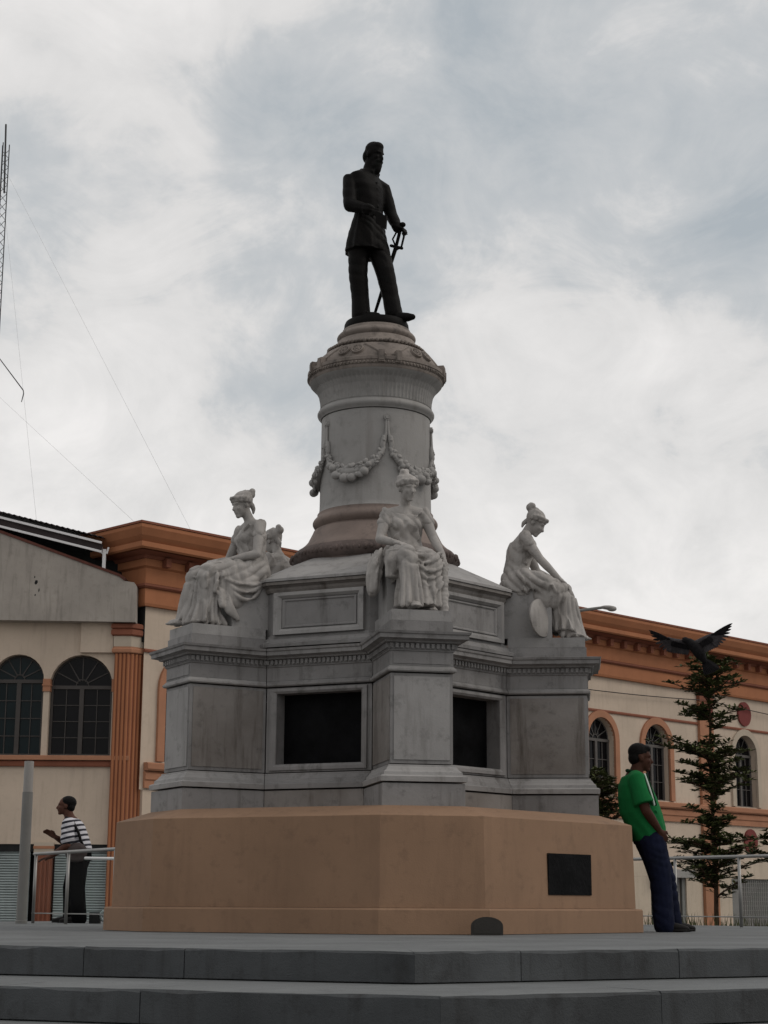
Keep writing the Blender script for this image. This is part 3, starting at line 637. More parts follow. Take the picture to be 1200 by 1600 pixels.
# shop fronts: dark lintel, roller shutters, short fluted pier
MB().box(X0, -5.80, 0.02, 0.44, 1.34, 1.498).build('lintel', 'dark_void', lw)
def shutter(xa, xb):
    n = 44; z0, z1 = GZ, 1.36; mb = MB(); vs = []; row = []
    prof = []
    for i in range(n):
        z = z0 + (z1 - z0) * i / n; h = (z1 - z0) / n
        prof += [(0.10, z), (0.055, z + h * 0.3), (0.06, z + h * 0.72), (0.10, z + h * 0.86)]
    prof.append((0.10, z1))
    for y, z in prof: vs += [(xa, y, z), (xb, y, z)]
    mb.add(vs, [(2 * i, 2 * i + 1, 2 * i + 3, 2 * i + 2) for i in range(len(prof) - 1)])
    return mb.build('roller_shutter', 'shutter_metal', lw)
shutter(-9.9, -7.52); shutter(-6.98, -5.84)
MB().box(-7.40, -7.03, -0.04, 0.3, GZ, 1.30).build('shop_pier', 'orange_dark', lw)
fluted(MB(), -7.40, -7.03, -0.04, -0.6, 1.15, 4, 0.03).build('shop_pier_flutes', 'orange_dark', lw)
MB().box(-7.43, -7.0, -0.07, 0.3, 1.31, 1.54).build('shop_pier_cap', 'cream_trim', lw)
MB().box(-7.44, -6.99, -0.085, 0.25, 1.40, 1.46).build('shop_pier_band', 'salmon_trim', lw)
# fluted corner pier with capital: front face then turned 45 degrees
CX = -5.185
ppath = [(-5.82, 0.05, 0), (-5.82, -0.12, 0), (-5.47, -0.12, 0), (-5.16, 0.19, 0), (-5.16, 0.4, 0)]
def pilaster(z0, z1, off=0.0): return sweep(MB(), ppath, [(-0.02, z0), (off, z0), (off, z1), (-0.02, z1)])
pilaster(GZ, 5.72).build('corner_pier', 'orange_dark', lw)
mb = fluted(MB(), -5.82, -5.47, -0.12, GZ, 5.70, 4, 0.033)
c45, s45 = math.cos(PI / 4), math.sin(PI / 4)
for i in range(4):
    L_ = 0.31 * math.sqrt(2) / 4; t = L_ * (i + 0.5); c = V((-5.47 + t * c45, -0.12 + t * s45)); d = V((c45, s45)); nn_ = V((s45, -c45)); rr = 0.036
    mb.prism([tuple(c + d * (-rr * math.cos(PI * j / 6)) + nn_ * (rr * math.sin(PI * j / 6))) for j in range(7)], GZ, 5.70)
mb.build('corner_flutes', 'orange_paint', lw)
sweep(MB(), ppath, [(-0.02, 5.715), (0.05, 5.72), (0.06, 5.74), (0.06, 5.80), (0.035, 5.83), (0.03, 5.86), (-0.02, 5.86)]).build('capital_ring', 'salmon_trim', lw)
sweep(MB(), ppath, [(-0.02, 5.862), (0.03, 5.862), (0.035, 6.10), (-0.02, 6.10)]).build('capital_block', 'cream_trim', lw)
sweep(MB(), ppath, [(-0.02, 6.102), (0.06, 6.102), (0.09, 6.13), (0.09, 6.22), (0.06, 6.25), (-0.02, 6.25)]).build('capital_ring', 'orange_dark', lw)
sweep(MB(), ppath, [(-0.02, 6.255), (0.06, 6.255), (0.095, 6.28), (0.09, 6.36), (0.05, 6.39), (-0.02, 6.39)]).build('capital_ring', 'orange_dark', lw)

# ---- right wing: long front receding to the right at 45 degrees
rw = empty('arcade_building', (-5.185, 22.0, 0), PI / 4)
tag(rw, 'long cream building with orange cornice and arched windows receding behind the monument', 'building')
UL = 38.0
wc = [1.25, 5.3, 8.05, 10.8, 13.9, 16.65, 19.37, 24.15, 26.9, 29.6]
rwins = [(c - 0.63, c + 0.63, 3.34, 4.98) for c in wc]
arched_wall(MB(), 0.0, UL, 2.70, 6.82, rwins, 0.32).build('wall', 'cream_wall', rw)
mb = MB(); mb.box(0.3, UL, 0.5, 0.8, GZ, 8.2); mb.box(-0.02, 0.29, 0.02, 9.0, 6.0, 8.2); mb.build('rear_wall', 'dark_void', rw)
for i, (a, b, s, p) in enumerate(rwins):
    window(rw, a + 0.005, b - 0.005, s, p, 0.17, 'window_frame_pale', 'window_glass', rows=3 if i else 4, cols=2)
    sm = 'salmon_trim' if abs(wc[i] - 24.15) > 0.1 else 'cream_trim'
    arch_surround(a, b, s, p, 0.20, -0.07, 0.03).build('window_surround', sm, rw)
RP = [(-0.0, 4.0, 0), (0.0, 0.0, 0), (UL, 0.0, 0)]
def rband(name, mat, prof, path=RP): return sweep(MB(), path, prof).build(name, mat, rw)
rband('frieze', 'orange_paint', [(-0.1, 6.80), (0.10, 6.80), (0.12, 6.86), (0.12, 7.20), (-0.1, 7.20)])
rband('frieze_band', 'orange_dark', [(-0.1, 7.203), (0.16, 7.203), (0.20, 7.24), (0.20, 7.29), (-0.1, 7.31)])
rband('frieze_upper', 'orange_paint', [(-0.1, 7.312), (0.13, 7.312), (0.13, 7.66), (0.20, 7.70), (0.20, 7.86), (-0.1, 7.86)])
rband('cornice_soffit', 'orange_dark', [(-0.1, 7.862), (0.24, 7.862), (0.28, 7.93), (0.60, 7.96), (-0.1, 7.98)])
rband('cornice_lower', 'orange_paint', [(-0.1, 7.982), (0.62, 7.982), (0.66, 8.02), (0.66, 8.13), (-0.1, 8.14)])
rband('cornice_upper', 'orange_paint', [(-0.1, 8.142), (0.60, 8.142), (0.70, 8.26), (0.78, 8.42), (0.78, 8.50), (-0.1, 8.53)])
rband('cornice_cap', 'orange_dark', [(-0.1, 8.532), (0.80, 8.51), (0.80, 8.56), (-0.1, 8.60)])
bm_ = MB().box(-0.07, 0.07, -0.36, -0.12, 7.70, 7.90).mesh('bracket')
u_ = 0.35
while u_ < UL - 1:
    o = link('bracket', bm_, 'orange_dark', rw); o.location = (u_, 0, 0); u_ += 0.66
rband('string_course', 'orange_dark', [(-0.02, 5.76), (0.04, 5.76), (0.05, 5.80), (0.02, 5.84), (-0.02, 5.84)], [(0.0, 0, 0), (UL, 0, 0)])
rband('sill_band', 'salmon_trim', [(-0.02, 3.12), (0.14, 3.12), (0.17, 3.16), (0.17, 3.27), (0.12, 3.30), (-0.02, 3.30)], [(0.1, 0, 0), (UL, 0, 0)])
rband('sill_fascia', 'salmon_trim', [(-0.02, 2.74), (0.06, 2.74), (0.06, 2.90), (0.09, 2.93), (0.09, 3.05), (0.05, 3.11), (-0.02, 3.11)], [(0.1, 0, 0), (UL, 0, 0)])
for u0, u1 in ((3.1, 3.85), (21.58, 22.32), (31.4, 32.1)):
    o = MB().box(u0, u1, -0.10, 0.05, GZ, 6.79).build('pilaster', 'salmon_trim', rw)
    MB().box(u0 + 0.05, u1 - 0.05, -0.125, -0.02, 6.05, 6.45).build('pilaster_panel', 'medallion_red', rw)
    MB().box(u0 - 0.02, u1 + 0.02, -0.13, 0.0, 6.5, 6.78).build('pilaster_cap', 'orange_dark', rw)
for u0, z0 in ((24.18, 6.30), (24.27, 2.26)):
    n = 24; MB().xz_prism([(u0 + 0.37 * math.cos(2 * PI * k / n), z0 + 0.39 * math.sin(2 * PI * k / n)) for k in range(n)], -0.06, 0.01).build('medallion', 'medallion_red', rw)
# ground floor: piers, doors and a grille
MB().box(0.3, UL, 0.30, 0.49, GZ, 2.72).build('ground_wall', 'dark_void', rw)
gx = [0.2, 2.9, 5.6, 8.5, 11.2, 14.0, 16.6]
for a, b in zip(gx[:-1], gx[1:]): MB().box(a + 1.2, b, 0.0, 0.35, GZ, 1.0).build('ground_pier', 'cream_wall', rw)
MB().box(0.1, UL, 0.0, 0.28, 1.10, 2.71).build('ground_lintel', 'cream_wall', rw)
for a, b in ((17.6, 18.9), (20.72, 21.57), (22.34, 23.15)): MB().box(a, b, 0.003, 0.33, GZ, 1.098).build('ground_pier', 'cream_wall', rw)
rband('door_canopy', 'grey_paint_light', [(-0.02, 1.08), (0.35, 1.08), (0.35, 1.30), (-0.02, 1.34)], [(18.95, 0, 0), (20.72, 0, 0)])
mb = MB(); mb.box(20.35, 20.42, 0.05, 0.12, GZ, 1.08); mb.box(20.55, 20.72, 0.05, 0.12, GZ, 1.08); mb.build('door_frame', 'grey_paint', rw)
MB().box(23.15, 23.75, 0.02, 0.3, GZ, 1.098).build('grey_door', 'grey_paint', rw)
mb = MB()
for i in range(14): x = 23.8 + i * 0.12; mb.box(x, x + 0.02, 0.06, 0.08, GZ, 1.08)
for i in range(16): z = GZ + 0.1 + i * 0.14; mb.box(23.78, 25.5, 0.081, 0.10, z, z + 0.018)
mb.build('window_grille', 'grey_paint_light', rw)
MB().box(23.76, 25.5, 0.14, 0.28, GZ, 1.097).build('grille_backing', 'grey_paint', rw)
for a, b in ((25.6, 27.5), (28.5, 31.3), (32.2, 37.5)): MB().box(a, b, 0.003, 0.33, GZ, 1.098).build('ground_pier', 'cream_wall', rw)

# ---- cables strung along the fronts
def cable(name, pts, r, mat, label):
    P = []
    for (a, b, sag) in pts:
        a, b = V(a), V(b)
        for i in range(13):
            f = i / 12; P.append(a.lerp(b, f) - V((0, 0, sag * 4 * f * (1 - f))))
    mb = MB().tube(P, r, 6); o = mb.build(name, mat); tag(o, label, 'cable'); return o
cable('power_cable', [((-13, 21.4, 5.9), (-3.0, 23.4, 5.48), 0.12)], 0.012, 'cable_black', 'thin black cable strung across the two arched windows')
un = lambda u, z, out: (-5.185 + u * c45 + out * s45, 22 + u * s45 - out * c45, z)
cable('power_cable', [(un(13.5, 6.34, 0.12), un(22.0, 6.55, 0.12), 0.06), (un(22.0, 6.55, 0.12), un(36, 6.2, 0.12), 0.1)], 0.014, 'cable_black', 'thin black cable running below the orange cornice on the long building')

# ---- radio mast with guy wires, far left
mast = empty('radio_mast', (-13.86, 43.4, 6.0)); tag(mast, 'thin dark lattice radio mast with guy wires at the left edge', 'mast')
top = V((-0.36, 0, 22.7)); 
mt_ = MB(); s_ = 0.16
legs = [V((s_ * math.cos(a), s_ * math.sin(a), 0)) for a in (0.3, 0.3 + 2 * PI / 3, 0.3 + 4 * PI / 3)]
def mp_(k, z): return legs[k % 3] + V((0.0 - 0.36 * z / 22.7 * 0.2, 0, z))
for k in range(3): MB().tube([mp_(k, 0), mp_(k, 21.9)], 0.022, 6).build('mast_leg', 'mast_metal', mast)
lt = MB(); z = 0.0; i = 0
while z < 21.5:
    for k in range(3): lt.bar(mp_(k, z), mp_(k + 1, z + 0.35), 0.018, 0.018)
    z += 0.35
lo_ = lt.build('lacing', 'mast_metal', mast); tag(lo_, kind='stuff')
MB().tube([mp_(0, 20.0) - V((0.1, 0, 0)), V((-0.08, 0, 22.7))], 0.035, 8).build('antenna', 'mast_metal', mast)
MB().tube([(0.12, 0, 13.6), (1.1, 0, 12.33), (1.12, 0, 12.2), (1.06, 0, 11.9)], [0.018, 0.022, 0.022, 0.015], 6).build('side_arm', 'mast_metal', mast)
for z, end in ((20.7, (9.45, -15.4, 3.0)), (19.0, (4.95, -15.4, 3.8)), (12.2, (7.8, -15.4, 3.8)), (11.0, (3.3, -15.4, 4.0)), (20.5, (-8, -12, 2))):
    MB().tube([mp_(0, z), V(end)], 0.0032, 5).build('guy_wire', 'wire', mast)

# ---- street lamp beyond the monument
sl = empty('street_lamp', (3.2, 18.0, GZ)); tag(sl, 'grey street lamp arm reaching out behind the right-hand seated statue', 'street lamp')
MB().tube([(0, 0, 0), (0, 0, 6.7)], [0.09, 0.06], 10).build('pole', 'grey_paint', sl)
MB().tube([(0, 0, 6.6), (0.25, 0, 6.97), (0.85, 0, 7.17), (1.42, 0, 7.25)], [0.045, 0.04, 0.035, 0.03], 8).build('arm', 'grey_paint', sl)
blob('lamp_head', MB().ell((1.55, 0, 7.25), (0.17, 0.09, 0.045), (0, 0.05, 0)).ell((1.62, 0, 7.22), (0.10, 0.08, 0.05)), 'grey_paint_light', sl, 0.015)

# ================================================================== FIGURES
def frame(c, yaw=0.0, pitch=0.0, roll=0.0, s=1.0):
    R_ = Euler((roll, pitch, yaw), 'XYZ').to_matrix(); c = V(c)
    return lambda p: c + R_ @ (V(p) * s), (roll, pitch, yaw)
def head_form(mb, c, yaw=0.0, pitch=0.0, roll=0.0, s=1.0, beard=False):
    """head about 0.23 m tall looking along +x, pitch > 0 looks down"""
    T, e = frame(c, yaw, pitch, roll, s)
    mb.ell(T((-0.012, 0, 0.035)), (0.098 * s, 0.077 * s, 0.088 * s), e); mb.ell(T((0.028, 0, -0.030)), (0.066 * s, 0.060 * s, 0.082 * s), e)
    mb.tube([T((0.082, 0, 0.022)), T((0.100, 0, -0.010)), T((0.108, 0, -0.024))], [0.010 * s, 0.012 * s, 0.015 * s], 8)
    mb.tube([T((0.076, -0.045, 0.026)), T((0.086, 0, 0.030)), T((0.076, 0.045, 0.026))], (0.007 if beard else 0.011) * s, 8)
    mb.tube([T((0.088, -0.018, -0.052)), T((0.093, 0, -0.050)), T((0.088, 0.018, -0.052))], 0.010 * s, 8)
    mb.tube([T((0.086, -0.015, -0.066)), T((0.090, 0, -0.066)), T((0.086, 0.015, -0.066))], 0.009 * s, 8)
    mb.ell(T((0.070, 0, -0.094)), (0.026 * s, 0.028 * s, 0.022 * s), e)
    for q in (-1, 1):
        mb.ell(T((0.060, q * 0.036, -0.022)), (0.030 * s, 0.020 * s, 0.026 * s), e); mb.ell(T((-0.005, q * 0.076, -0.008)), (0.020 * s, 0.010 * s, 0.032 * s), e)
    if beard:
        mb.ell(T((0.055, 0, -0.095)), (0.055 * s, 0.056 * s, 0.060 * s), e); mb.ell(T((0.082, 0, -0.130)), (0.030 * s, 0.038 * s, 0.048 * s), e)
        mb.tube([T((0.085, -0.03, -0.056)), T((0.100, 0, -0.045)), T((0.085, 0.03, -0.056))], 0.016 * s, 8)
    return T, e
def hand_form(mb, W, d, nrm, s=1.0, curl=0.5, thumb=1):
    W, d, nrm = V(W), V(d).normalized(), V(nrm).normalized(); nrm = (nrm - d * nrm.dot(d)).normalized(); sd = nrm.cross(d)
    mb.tube([W - d * 0.02 * s, W + d * 0.03 * s + sd * 0.004], [0.024 * s, 0.026 * s], 10)
    for i in (-1.5, -0.5, 0.5, 1.5):
        mb.tube([W + d * 0.02 * s + sd * i * 0.015 * s, W + d * 0.085 * s + sd * i * 0.021 * s], [0.017 * s, 0.0135 * s], 8)
        l = (0.062, 0.072, 0.068, 0.054)[int(i + 1.5)] * s; b = W + d * 0.085 * s + sd * i * 0.021 * s
        d1 = (d * math.cos(curl * 0.6) - nrm * math.sin(curl * 0.6)); d2 = (d * math.cos(curl * 1.5) - nrm * math.sin(curl * 1.5))
        mb.tube([b, b + d1 * l * 0.55, b + d1 * l * 0.55 + d2 * l * 0.5], [0.0115 * s, 0.0105 * s, 0.0085 * s], 8)
    b = W + d * 0.025 * s + sd * thumb * 0.026 * s; t1 = b + (d * 0.6 + sd * thumb * 0.75 - nrm * 0.25).normalized() * 0.045 * s
    mb.tube([b, t1, t1 + (d * 0.9 + sd * thumb * 0.15 - nrm * 0.4).normalized() * 0.035 * s], [0.015 * s, 0.013 * s, 0.010 * s], 8)
    return mb
def foot_form(mb, A, d, s=1.0, bare=True):
    A, d = V(A), V(d).normalized(); sd = V((-d.y, d.x, 0)).normalized(); z0 = A.z - 0.055 * s
    g = lambda f, w, h: V((A.x, A.y, 0)) + V((d.x, d.y, 0)) * f * s + sd * w * s + V((0, 0, z0 + h * s))
    mb.tube([A + V((0, 0, 0.03 * s)), g(-0.03, 0, 0.035)], [0.034 * s, 0.034 * s], 10); mb.tube([g(-0.035, 0, 0.032), g(0.08, 0, 0.034), g(0.14, 0.005, 0.024)], [0.032 * s, 0.036 * s, 0.030 * s], 10)
    for i in range(5): mb.tube([g(0.11, (i - 2) * 0.017, 0.022), g(0.185 - abs(i - 1) * 0.012, (i - 2) * 0.019, 0.014)], [0.017 * s, 0.012 * s], 6)
    return mb
def swag(mb, a, b, sag, r, n=8, push=(0, 0, 0)):
    a, b = V(a), V(b); P = []
    for i in range(n + 1):
        f = i / n; k = 4 * f * (1 - f); P.append(a.lerp(b, f) - V((0, 0, sag * k)) + V(push) * k)
    mb.tube(P, [r * (0.6 + 0.4 * 4 * (i / n) * (1 - i / n)) for i in range(n + 1)], 8)

def hair_updo(mb, T, e, s=1.0, bun=(-0.10, 0, 0.085), seed=1, wreath=True):
    rg = random.Random(seed)
    mb.ell(T((-0.022, 0, 0.050)), (0.100 * s, 0.087 * s, 0.088 * s), e)
    for i in range(9):                                         # wavy bands round the skull
        a = -1.9 + i * 0.475; mb.tube([T((0.088 * math.cos(a) - 0.018 + 0.01, 0.088 * math.sin(a), 0.030 + 0.025 * math.cos(a))), T((0.060 * math.cos(a) - 0.03, 0.075 * math.sin(a), 0.10)), T((-0.06, 0.02 * math.sin(a), 0.128))], [0.020 * s, 0.018 * s, 0.014 * s], 8)
    if wreath:
        for i in range(15):
            a = -1.7 + i * 3.4 / 14; p = T((0.098 * math.cos(a) - 0.012, 0.090 * math.sin(a), 0.052 + 0.030 * math.cos(a) + rg.uniform(-0.006, 0.006)))
            mb.ell(p, (0.024 * s, 0.014 * s, 0.020 * s), (rg.uniform(-1, 1), rg.uniform(-1, 1), a), n=8, mth=6)
    mb.ell(T(bun), (0.046 * s, 0.048 * s, 0.044 * s), e); mb.ell(T((bun[0] - 0.012, bun[1] + 0.024, bun[2] + 0.026)), (0.034 * s, 0.028 * s, 0.030 * s), e); mb.ell(T((bun[0] + 0.010, bun[1] - 0.022, bun[2] + 0.026)), (0.032 * s, 0.028 * s, 0.028 * s), e)
    mb.tube([T((-0.07, 0, 0.06)), T(bun)], [0.045 * s, 0.026 * s], 10)
    mb.tube([T((-0.085, 0.03, -0.02)), T((-0.10, 0.02, -0.06)), T((-0.09, 0.015, -0.095))], [0.028 * s, 0.022 * s, 0.012 * s], 8)
    return mb

import numpy as np
def sculpt_folds(ob, J, seed):
    """carve cloth folds: pleats round the shins, slanting folds over lap and bodice"""
    me = ob.data; n = len(me.vertices); co = np.empty(n * 3); no = np.empty(n * 3); me.vertices.foreach_get('co', co); me.vertices.foreach_get('normal', no)
    co = co.reshape(-1, 3); no = no.reshape(-1, 3); x, y, z = co[:, 0], co[:, 1], co[:, 2]; rs = np.random.RandomState(seed)
    def warp(sc, m=5):
        w = np.zeros(n)
        for _ in range(m):
            k = rs.normal(size=3) * sc; w += np.sin(co @ k + rs.uniform(0, 6.28))
        return w / math.sqrt(m)
    wz, kz = J['waist'][2], (J['kn_l'][2] + J['kn_r'][2]) / 2
    am = ((J['an_l'][0] + J['an_r'][0]) / 2 - 0.06, (J['an_l'][1] + J['an_r'][1]) / 2)
    def ridge(ph): return np.abs(np.sin(ph / 2)) ** 0.8 - 0.62
    th = np.arctan2(y - am[1], x - am[0])
    low = ridge(th * 15 + 1.6 * warp(9) + 5 * (z) * np.sin(th * 2 + seed))
    sgn = 1.0 if seed % 2 else -1.0
    lap = ridge(88 * (0.75 * z + 0.45 * x + 0.05 * np.cos(9 * y) * sgn) + 1.9 * warp(8))
    lap2 = ridge(70 * (x * 0.9 - 0.35 * z + 0.2 * np.abs(y)) + 2.2 * warp(7))
    bod = ridge(95 * (0.72 * y * sgn + 0.55 * z) + 1.5 * warp(9))
    sm = lambda a, b, v: np.clip((v - a) / (b - a), 0, 1) ** 2 * (3 - 2 * np.clip((v - a) / (b - a), 0, 1))
    wl = 1 - sm(kz - 0.16, kz - 0.03, z); wb = sm(wz - 0.06, wz + 0.03, z); wm = np.clip(1 - wl - wb, 0, 1)
    mixl = sm(-0.6, 0.6, warp(5))
    disp = wl * low * (0.015 + 0.013 * np.clip((kz - z) / kz, 0, 1)) + wm * (lap * mixl + lap2 * (1 - mixl)) * 0.021 + wb * bod * 0.011
    co += no * disp[:, None]
    me.vertices.foreach_set('co', co.ravel()); me.update()
def wrinkle(ob, amp, freq, seed, zmax=99.0, slant=0.6):
    """soft creases running across the limbs, strongest where cloth bunches"""
    me = ob.data; n = len(me.vertices); co = np.empty(n * 3); no = np.empty(n * 3); me.vertices.foreach_get('co', co); me.vertices.foreach_get('normal', no)
    co = co.reshape(-1, 3); no = no.reshape(-1, 3); rs = np.random.RandomState(seed)
    def warp(sc, m=6):
        w = np.zeros(n)
        for _ in range(m): w += np.sin(co @ (rs.normal(size=3) * sc) + rs.uniform(0, 6.28))
        return w / math.sqrt(m)
    a = np.abs(np.sin((freq * (co[:, 2] + slant * co[:, 0]) + 2.4 * warp(7)) / 1.0)) - 0.6; b = np.abs(np.sin(freq * 0.8 * (co[:, 2] - slant * co[:, 1] * 1.3) + 2.2 * warp(6))) - 0.6
    m_ = np.clip(0.5 + 0.7 * warp(5), 0, 1); g = np.clip(0.35 + 0.6 * warp(4), 0.05, 1.0)
    d = amp * g * (a * m_ + b * (1 - m_)); d[co[:, 2] > zmax] = 0
    co += no * d[:, None]; me.vertices.foreach_set('co', co.ravel()); me.update(); return ob
def seated_figure(label, rz, J, extra=None, block=(-0.345, 0.02, 0.22, 0.45), seed=1, group=None, fold_seed=3):
    """draped woman seated on a block: body (head, arms, feet), hair, drapery and block"""
    pd = V((math.cos(rz), math.sin(rz), 0)); root = empty('marble_statue', pd * 1.6 + V((0, 0, 2.702)), rz)
    tag(root, label, 'statue', group)
    x0, x1, hw, h = block
    bk = MB().box(x0, x1, -hw, hw, 0.0, h); bk.build('seat_block', 'marble_pale', root)
    b = MB(); T, e = head_form(b, J['head'], *J['look'])
    nb = V(J['neck']); b.tube([nb - V((0, 0, 0.04)), nb, T((-0.02, 0, -0.07)), T((-0.015, 0, -0.02))], [0.07, 0.052, 0.047, 0.05], 12)
    for sd in ('l', 'r'):
        S, E_, H = V(J['sh_' + sd]), V(J['el_' + sd]), V(J['wr_' + sd])
        b.tube([nb.lerp(S, 0.45), S, S.lerp(E_, 0.5), E_], [0.050, 0.062, 0.051, 0.041], 12)
        b.tube([E_, E_.lerp(H, 0.35), H], [0.042, 0.041, 0.027], 12)
        hand_form(b, H, J['hd_' + sd], J['hn_' + sd], 0.95, J.get('curl_' + sd, 0.7), 1 if sd == 'r' else -1)
        foot_form(b, J['an_' + sd], J['ft_' + sd], 0.95)
        b.tube([V(J['an_' + sd]) + V((0, 0, -0.01)), V(J['an_' + sd]).lerp(V(J['kn_' + sd]), 0.4)], [0.036, 0.05], 10)
    ch = V(J['chest']); b.tube([ch - V((0, 0, 0.05)), ch + V((0, 0, 0.02)), nb], [0.10, 0.11, 0.06], 14)
    b.tube([V(J['sh_l']), nb - V((0, 0, 0.025)), V(J['sh_r'])], [0.058, 0.066, 0.058], 12)
    blob('body', b, 'statue_marble', root, 0.0095, 2, 0.4)
    hm = MB(); hair_updo(hm, T, e, 1.0, J.get('bun', (-0.10, 0, 0.09)), seed); blob('hair', hm, 'statue_marble', root, 0.0085, 1, 0.4)
    d = MB(); pv, wa = V(J['pelvis']), V(J['waist']); tl = J.get('tilt', 0.0)
    # bodice
    d.loft([(pv + V((0, 0, -0.10)), 0.17, 0.205, 9, 0.03, 0.3), (pv, 0.165, 0.20, 9, 0.03, 0.6), (wa, 0.118, 0.150, 11, 0.03, 1), (wa.lerp(ch, 0.5), 0.122, 0.158, 11, 0.025, 1.2), (ch, 0.132, 0.170, 9, 0.015, 1.5), (ch + V((0.0, 0, 0.065)), 0.098, 0.150, 7, 0.015, 1.5)])
    for q in (-1, 1):
        d.ell(ch + V((0.085, q * 0.072, -0.035)), (0.060, 0.062, 0.062)); S = V(J['sh_l'] if q > 0 else J['sh_r']); E_ = V(J['el_l'] if q > 0 else J['el_r'])
        d.tube([ch + V((0.03, q * 0.09, 0.05)), S + V((0, 0, 0.012)), S.lerp(E_, 0.30)], [0.05, 0.070, 0.066], 14)        # short sleeve
        d.tube([S.lerp(E_, 0.32) + V((0.05, 0, 0)), S.lerp(E_, 0.34) + V((0, q * 0.055, 0)), S.lerp(E_, 0.33) + V((-0.05, 0, 0))], 0.014, 8)
    rg = random.Random(fold_seed)
    for i in range(9):                                      # slanting bodice folds from one shoulder
        f = i / 8; a = ch + V((0.10 - 0.05 * f, 0.13 - 0.06 * f, 0.09 - 0.02 * f)); c = wa + V((0.105 - 0.02 * abs(f - 0.5), -0.13 + 0.24 * f, 0.015))
        m1 = a.lerp(c, 0.5) + V((0.055 - 0.01 * i / 8, 0, 0)); d.tube([a, m1, c], [0.008, 0.012, 0.009], 6)
    for i in range(3): d.tube([wa + V((0.105 * math.cos(t), 0.145 * math.sin(t), 0.02 - 0.022 * i + 0.006 * math.sin(5 * t))) for t in [k * 2 * PI / 20 for k in range(21)]], 0.012, 6)   # girdle
    # lap, thighs, lower legs
    kl, kr = V(J['kn_l']), V(J['kn_r']); al, ar = V(J['an_l']), V(J['an_r'])
    for q, kn, an in ((1, kl, al), (-1, kr, ar)):
        hip = pv + V((0.02, q * 0.10, -0.03)); d.tube([hip, hip.lerp(kn, 0.55) + V((0, 0, 0.012)), kn], [0.145, 0.122, 0.088], 16)
        d.tube([kn, kn.lerp(an, 0.5) + V((0.015, 0, 0)), an + V((0, 0, 0.04))], [0.088, 0.082, 0.075], 14)
    km, am = (kl + kr) / 2, (al + ar) / 2; wk, wn_ = abs(kl.y - kr.y) / 2, abs(al.y - ar.y) / 2; dxa = abs(al.x - ar.x) / 2
    hem = J.get('hem', 0.05)
    rings = []
    for i in range(7):
        f = i / 6; c = km.lerp(am, f); z = km.z + 0.0 - (km.z - hem) * f
        rings.append((V((c.x - 0.055 + 0.02 * f, c.y, z - 0.02)), 0.072 + 0.030 * f + dxa * 0.8 * f, wk + 0.070 + (wn_ - wk + 0.03) * f, 11, 0.02 + 0.085 * f, 0.5 + 0.5 * f))
    d.loft(rings, 66)
    d.ell(pv.lerp(km, 0.5) + V((0, 0, -0.03)), (0.22, 0.16, 0.085), (0, math.atan2(pv.z - km.z, km.x - pv.x), 0))
    for i in range(7):                                      # swags between the knees and down the shins
        f = i / 6; a = kl.lerp(al, 0.02 + 0.62 * f) + V((0.078, 0.035, 0.02)); c = kr.lerp(ar, 0.02 + 0.45 * f) + V((0.078, -0.035, 0.02)); swag(d, a, c, 0.05 + 0.06 * f, 0.014, 8, (-0.02, 0, 0))
    for i in range(6):                                      # folds along the thighs
        f = i / 5; a = pv + V((0.10, 0.15 - 0.30 * f, 0.075)); c = (kl.lerp(kr, min(1, max(0, f + rg.uniform(-0.1, 0.1))))) + V((0.0, 0, 0.075)); swag(d, a, c, 0.025, 0.015)
    for i in range(14):                                     # hanging pleats of the skirt
        f = i / 13; x = am.x + 0.12 * math.cos(PI * f) * 0 ; top_ = kl.lerp(kr, f) + V((0.070 - 0.03 * abs(f - 0.5), 0, -0.03 - 0.08 * rg.random())); bot = al.lerp(ar, f) + V((0.085 + rg.uniform(-0.03, 0.02), (0.5 - f) * 0.08, 0)); bot.z = hem - 0.01
        d.tube([top_, top_.lerp(bot, 0.55) + V((0.005, rg.uniform(-0.012, 0.012), 0)), bot], [0.009, 0.014, 0.019], 6)
    for q, kn, an in ((1, kl, al), (-1, kr, ar)):           # side pleats and cloth over the seat
        for i in range(6):
            f = i / 5; top_ = pv.lerp(kn, 0.25 + 0.7 * f) + V((0, q * 0.115, -0.01)); bot = pv.lerp(kn, 0.3 + 0.62 * f) + V((0.03, q * 0.12, -0.10 - 0.28 * J.get('side_' + ('l' if q > 0 else 'r'), 0.5) * (0.5 + 0.5 * math.sin(f * 5 + q)))); bot.z = max(bot.z, 0.03)
            d.tube([top_, top_.lerp(bot, 0.5) + V((0, q * 0.02, 0)), bot], [0.016, 0.022, 0.014], 6)
        for i in range(4): swag(d, pv + V((-0.05, q * 0.185, 0.0 - 0.03 * i)), kn + V((-0.02, q * 0.085, 0.03 - 0.05 * i)), 0.05 + 0.03 * i, 0.016)
    d.loft([(V((x0 + 0.20, 0, h + 0.055)), 0.17, hw - 0.005, 13, 0.02, 0), (V((x0 + 0.20, 0, h - 0.035)), 0.185, hw + 0.012, 13, 0.025, 0.6)], 60)
    if extra: extra(d, root, J)
    sculpt_folds(blob('drapery', d, 'statue_marble', root, 0.0088, 2, 0.4), J, fold_seed)
    return root
def pier_angle(k): return -PI / 2 + PHI - k * 2 * PI / 5

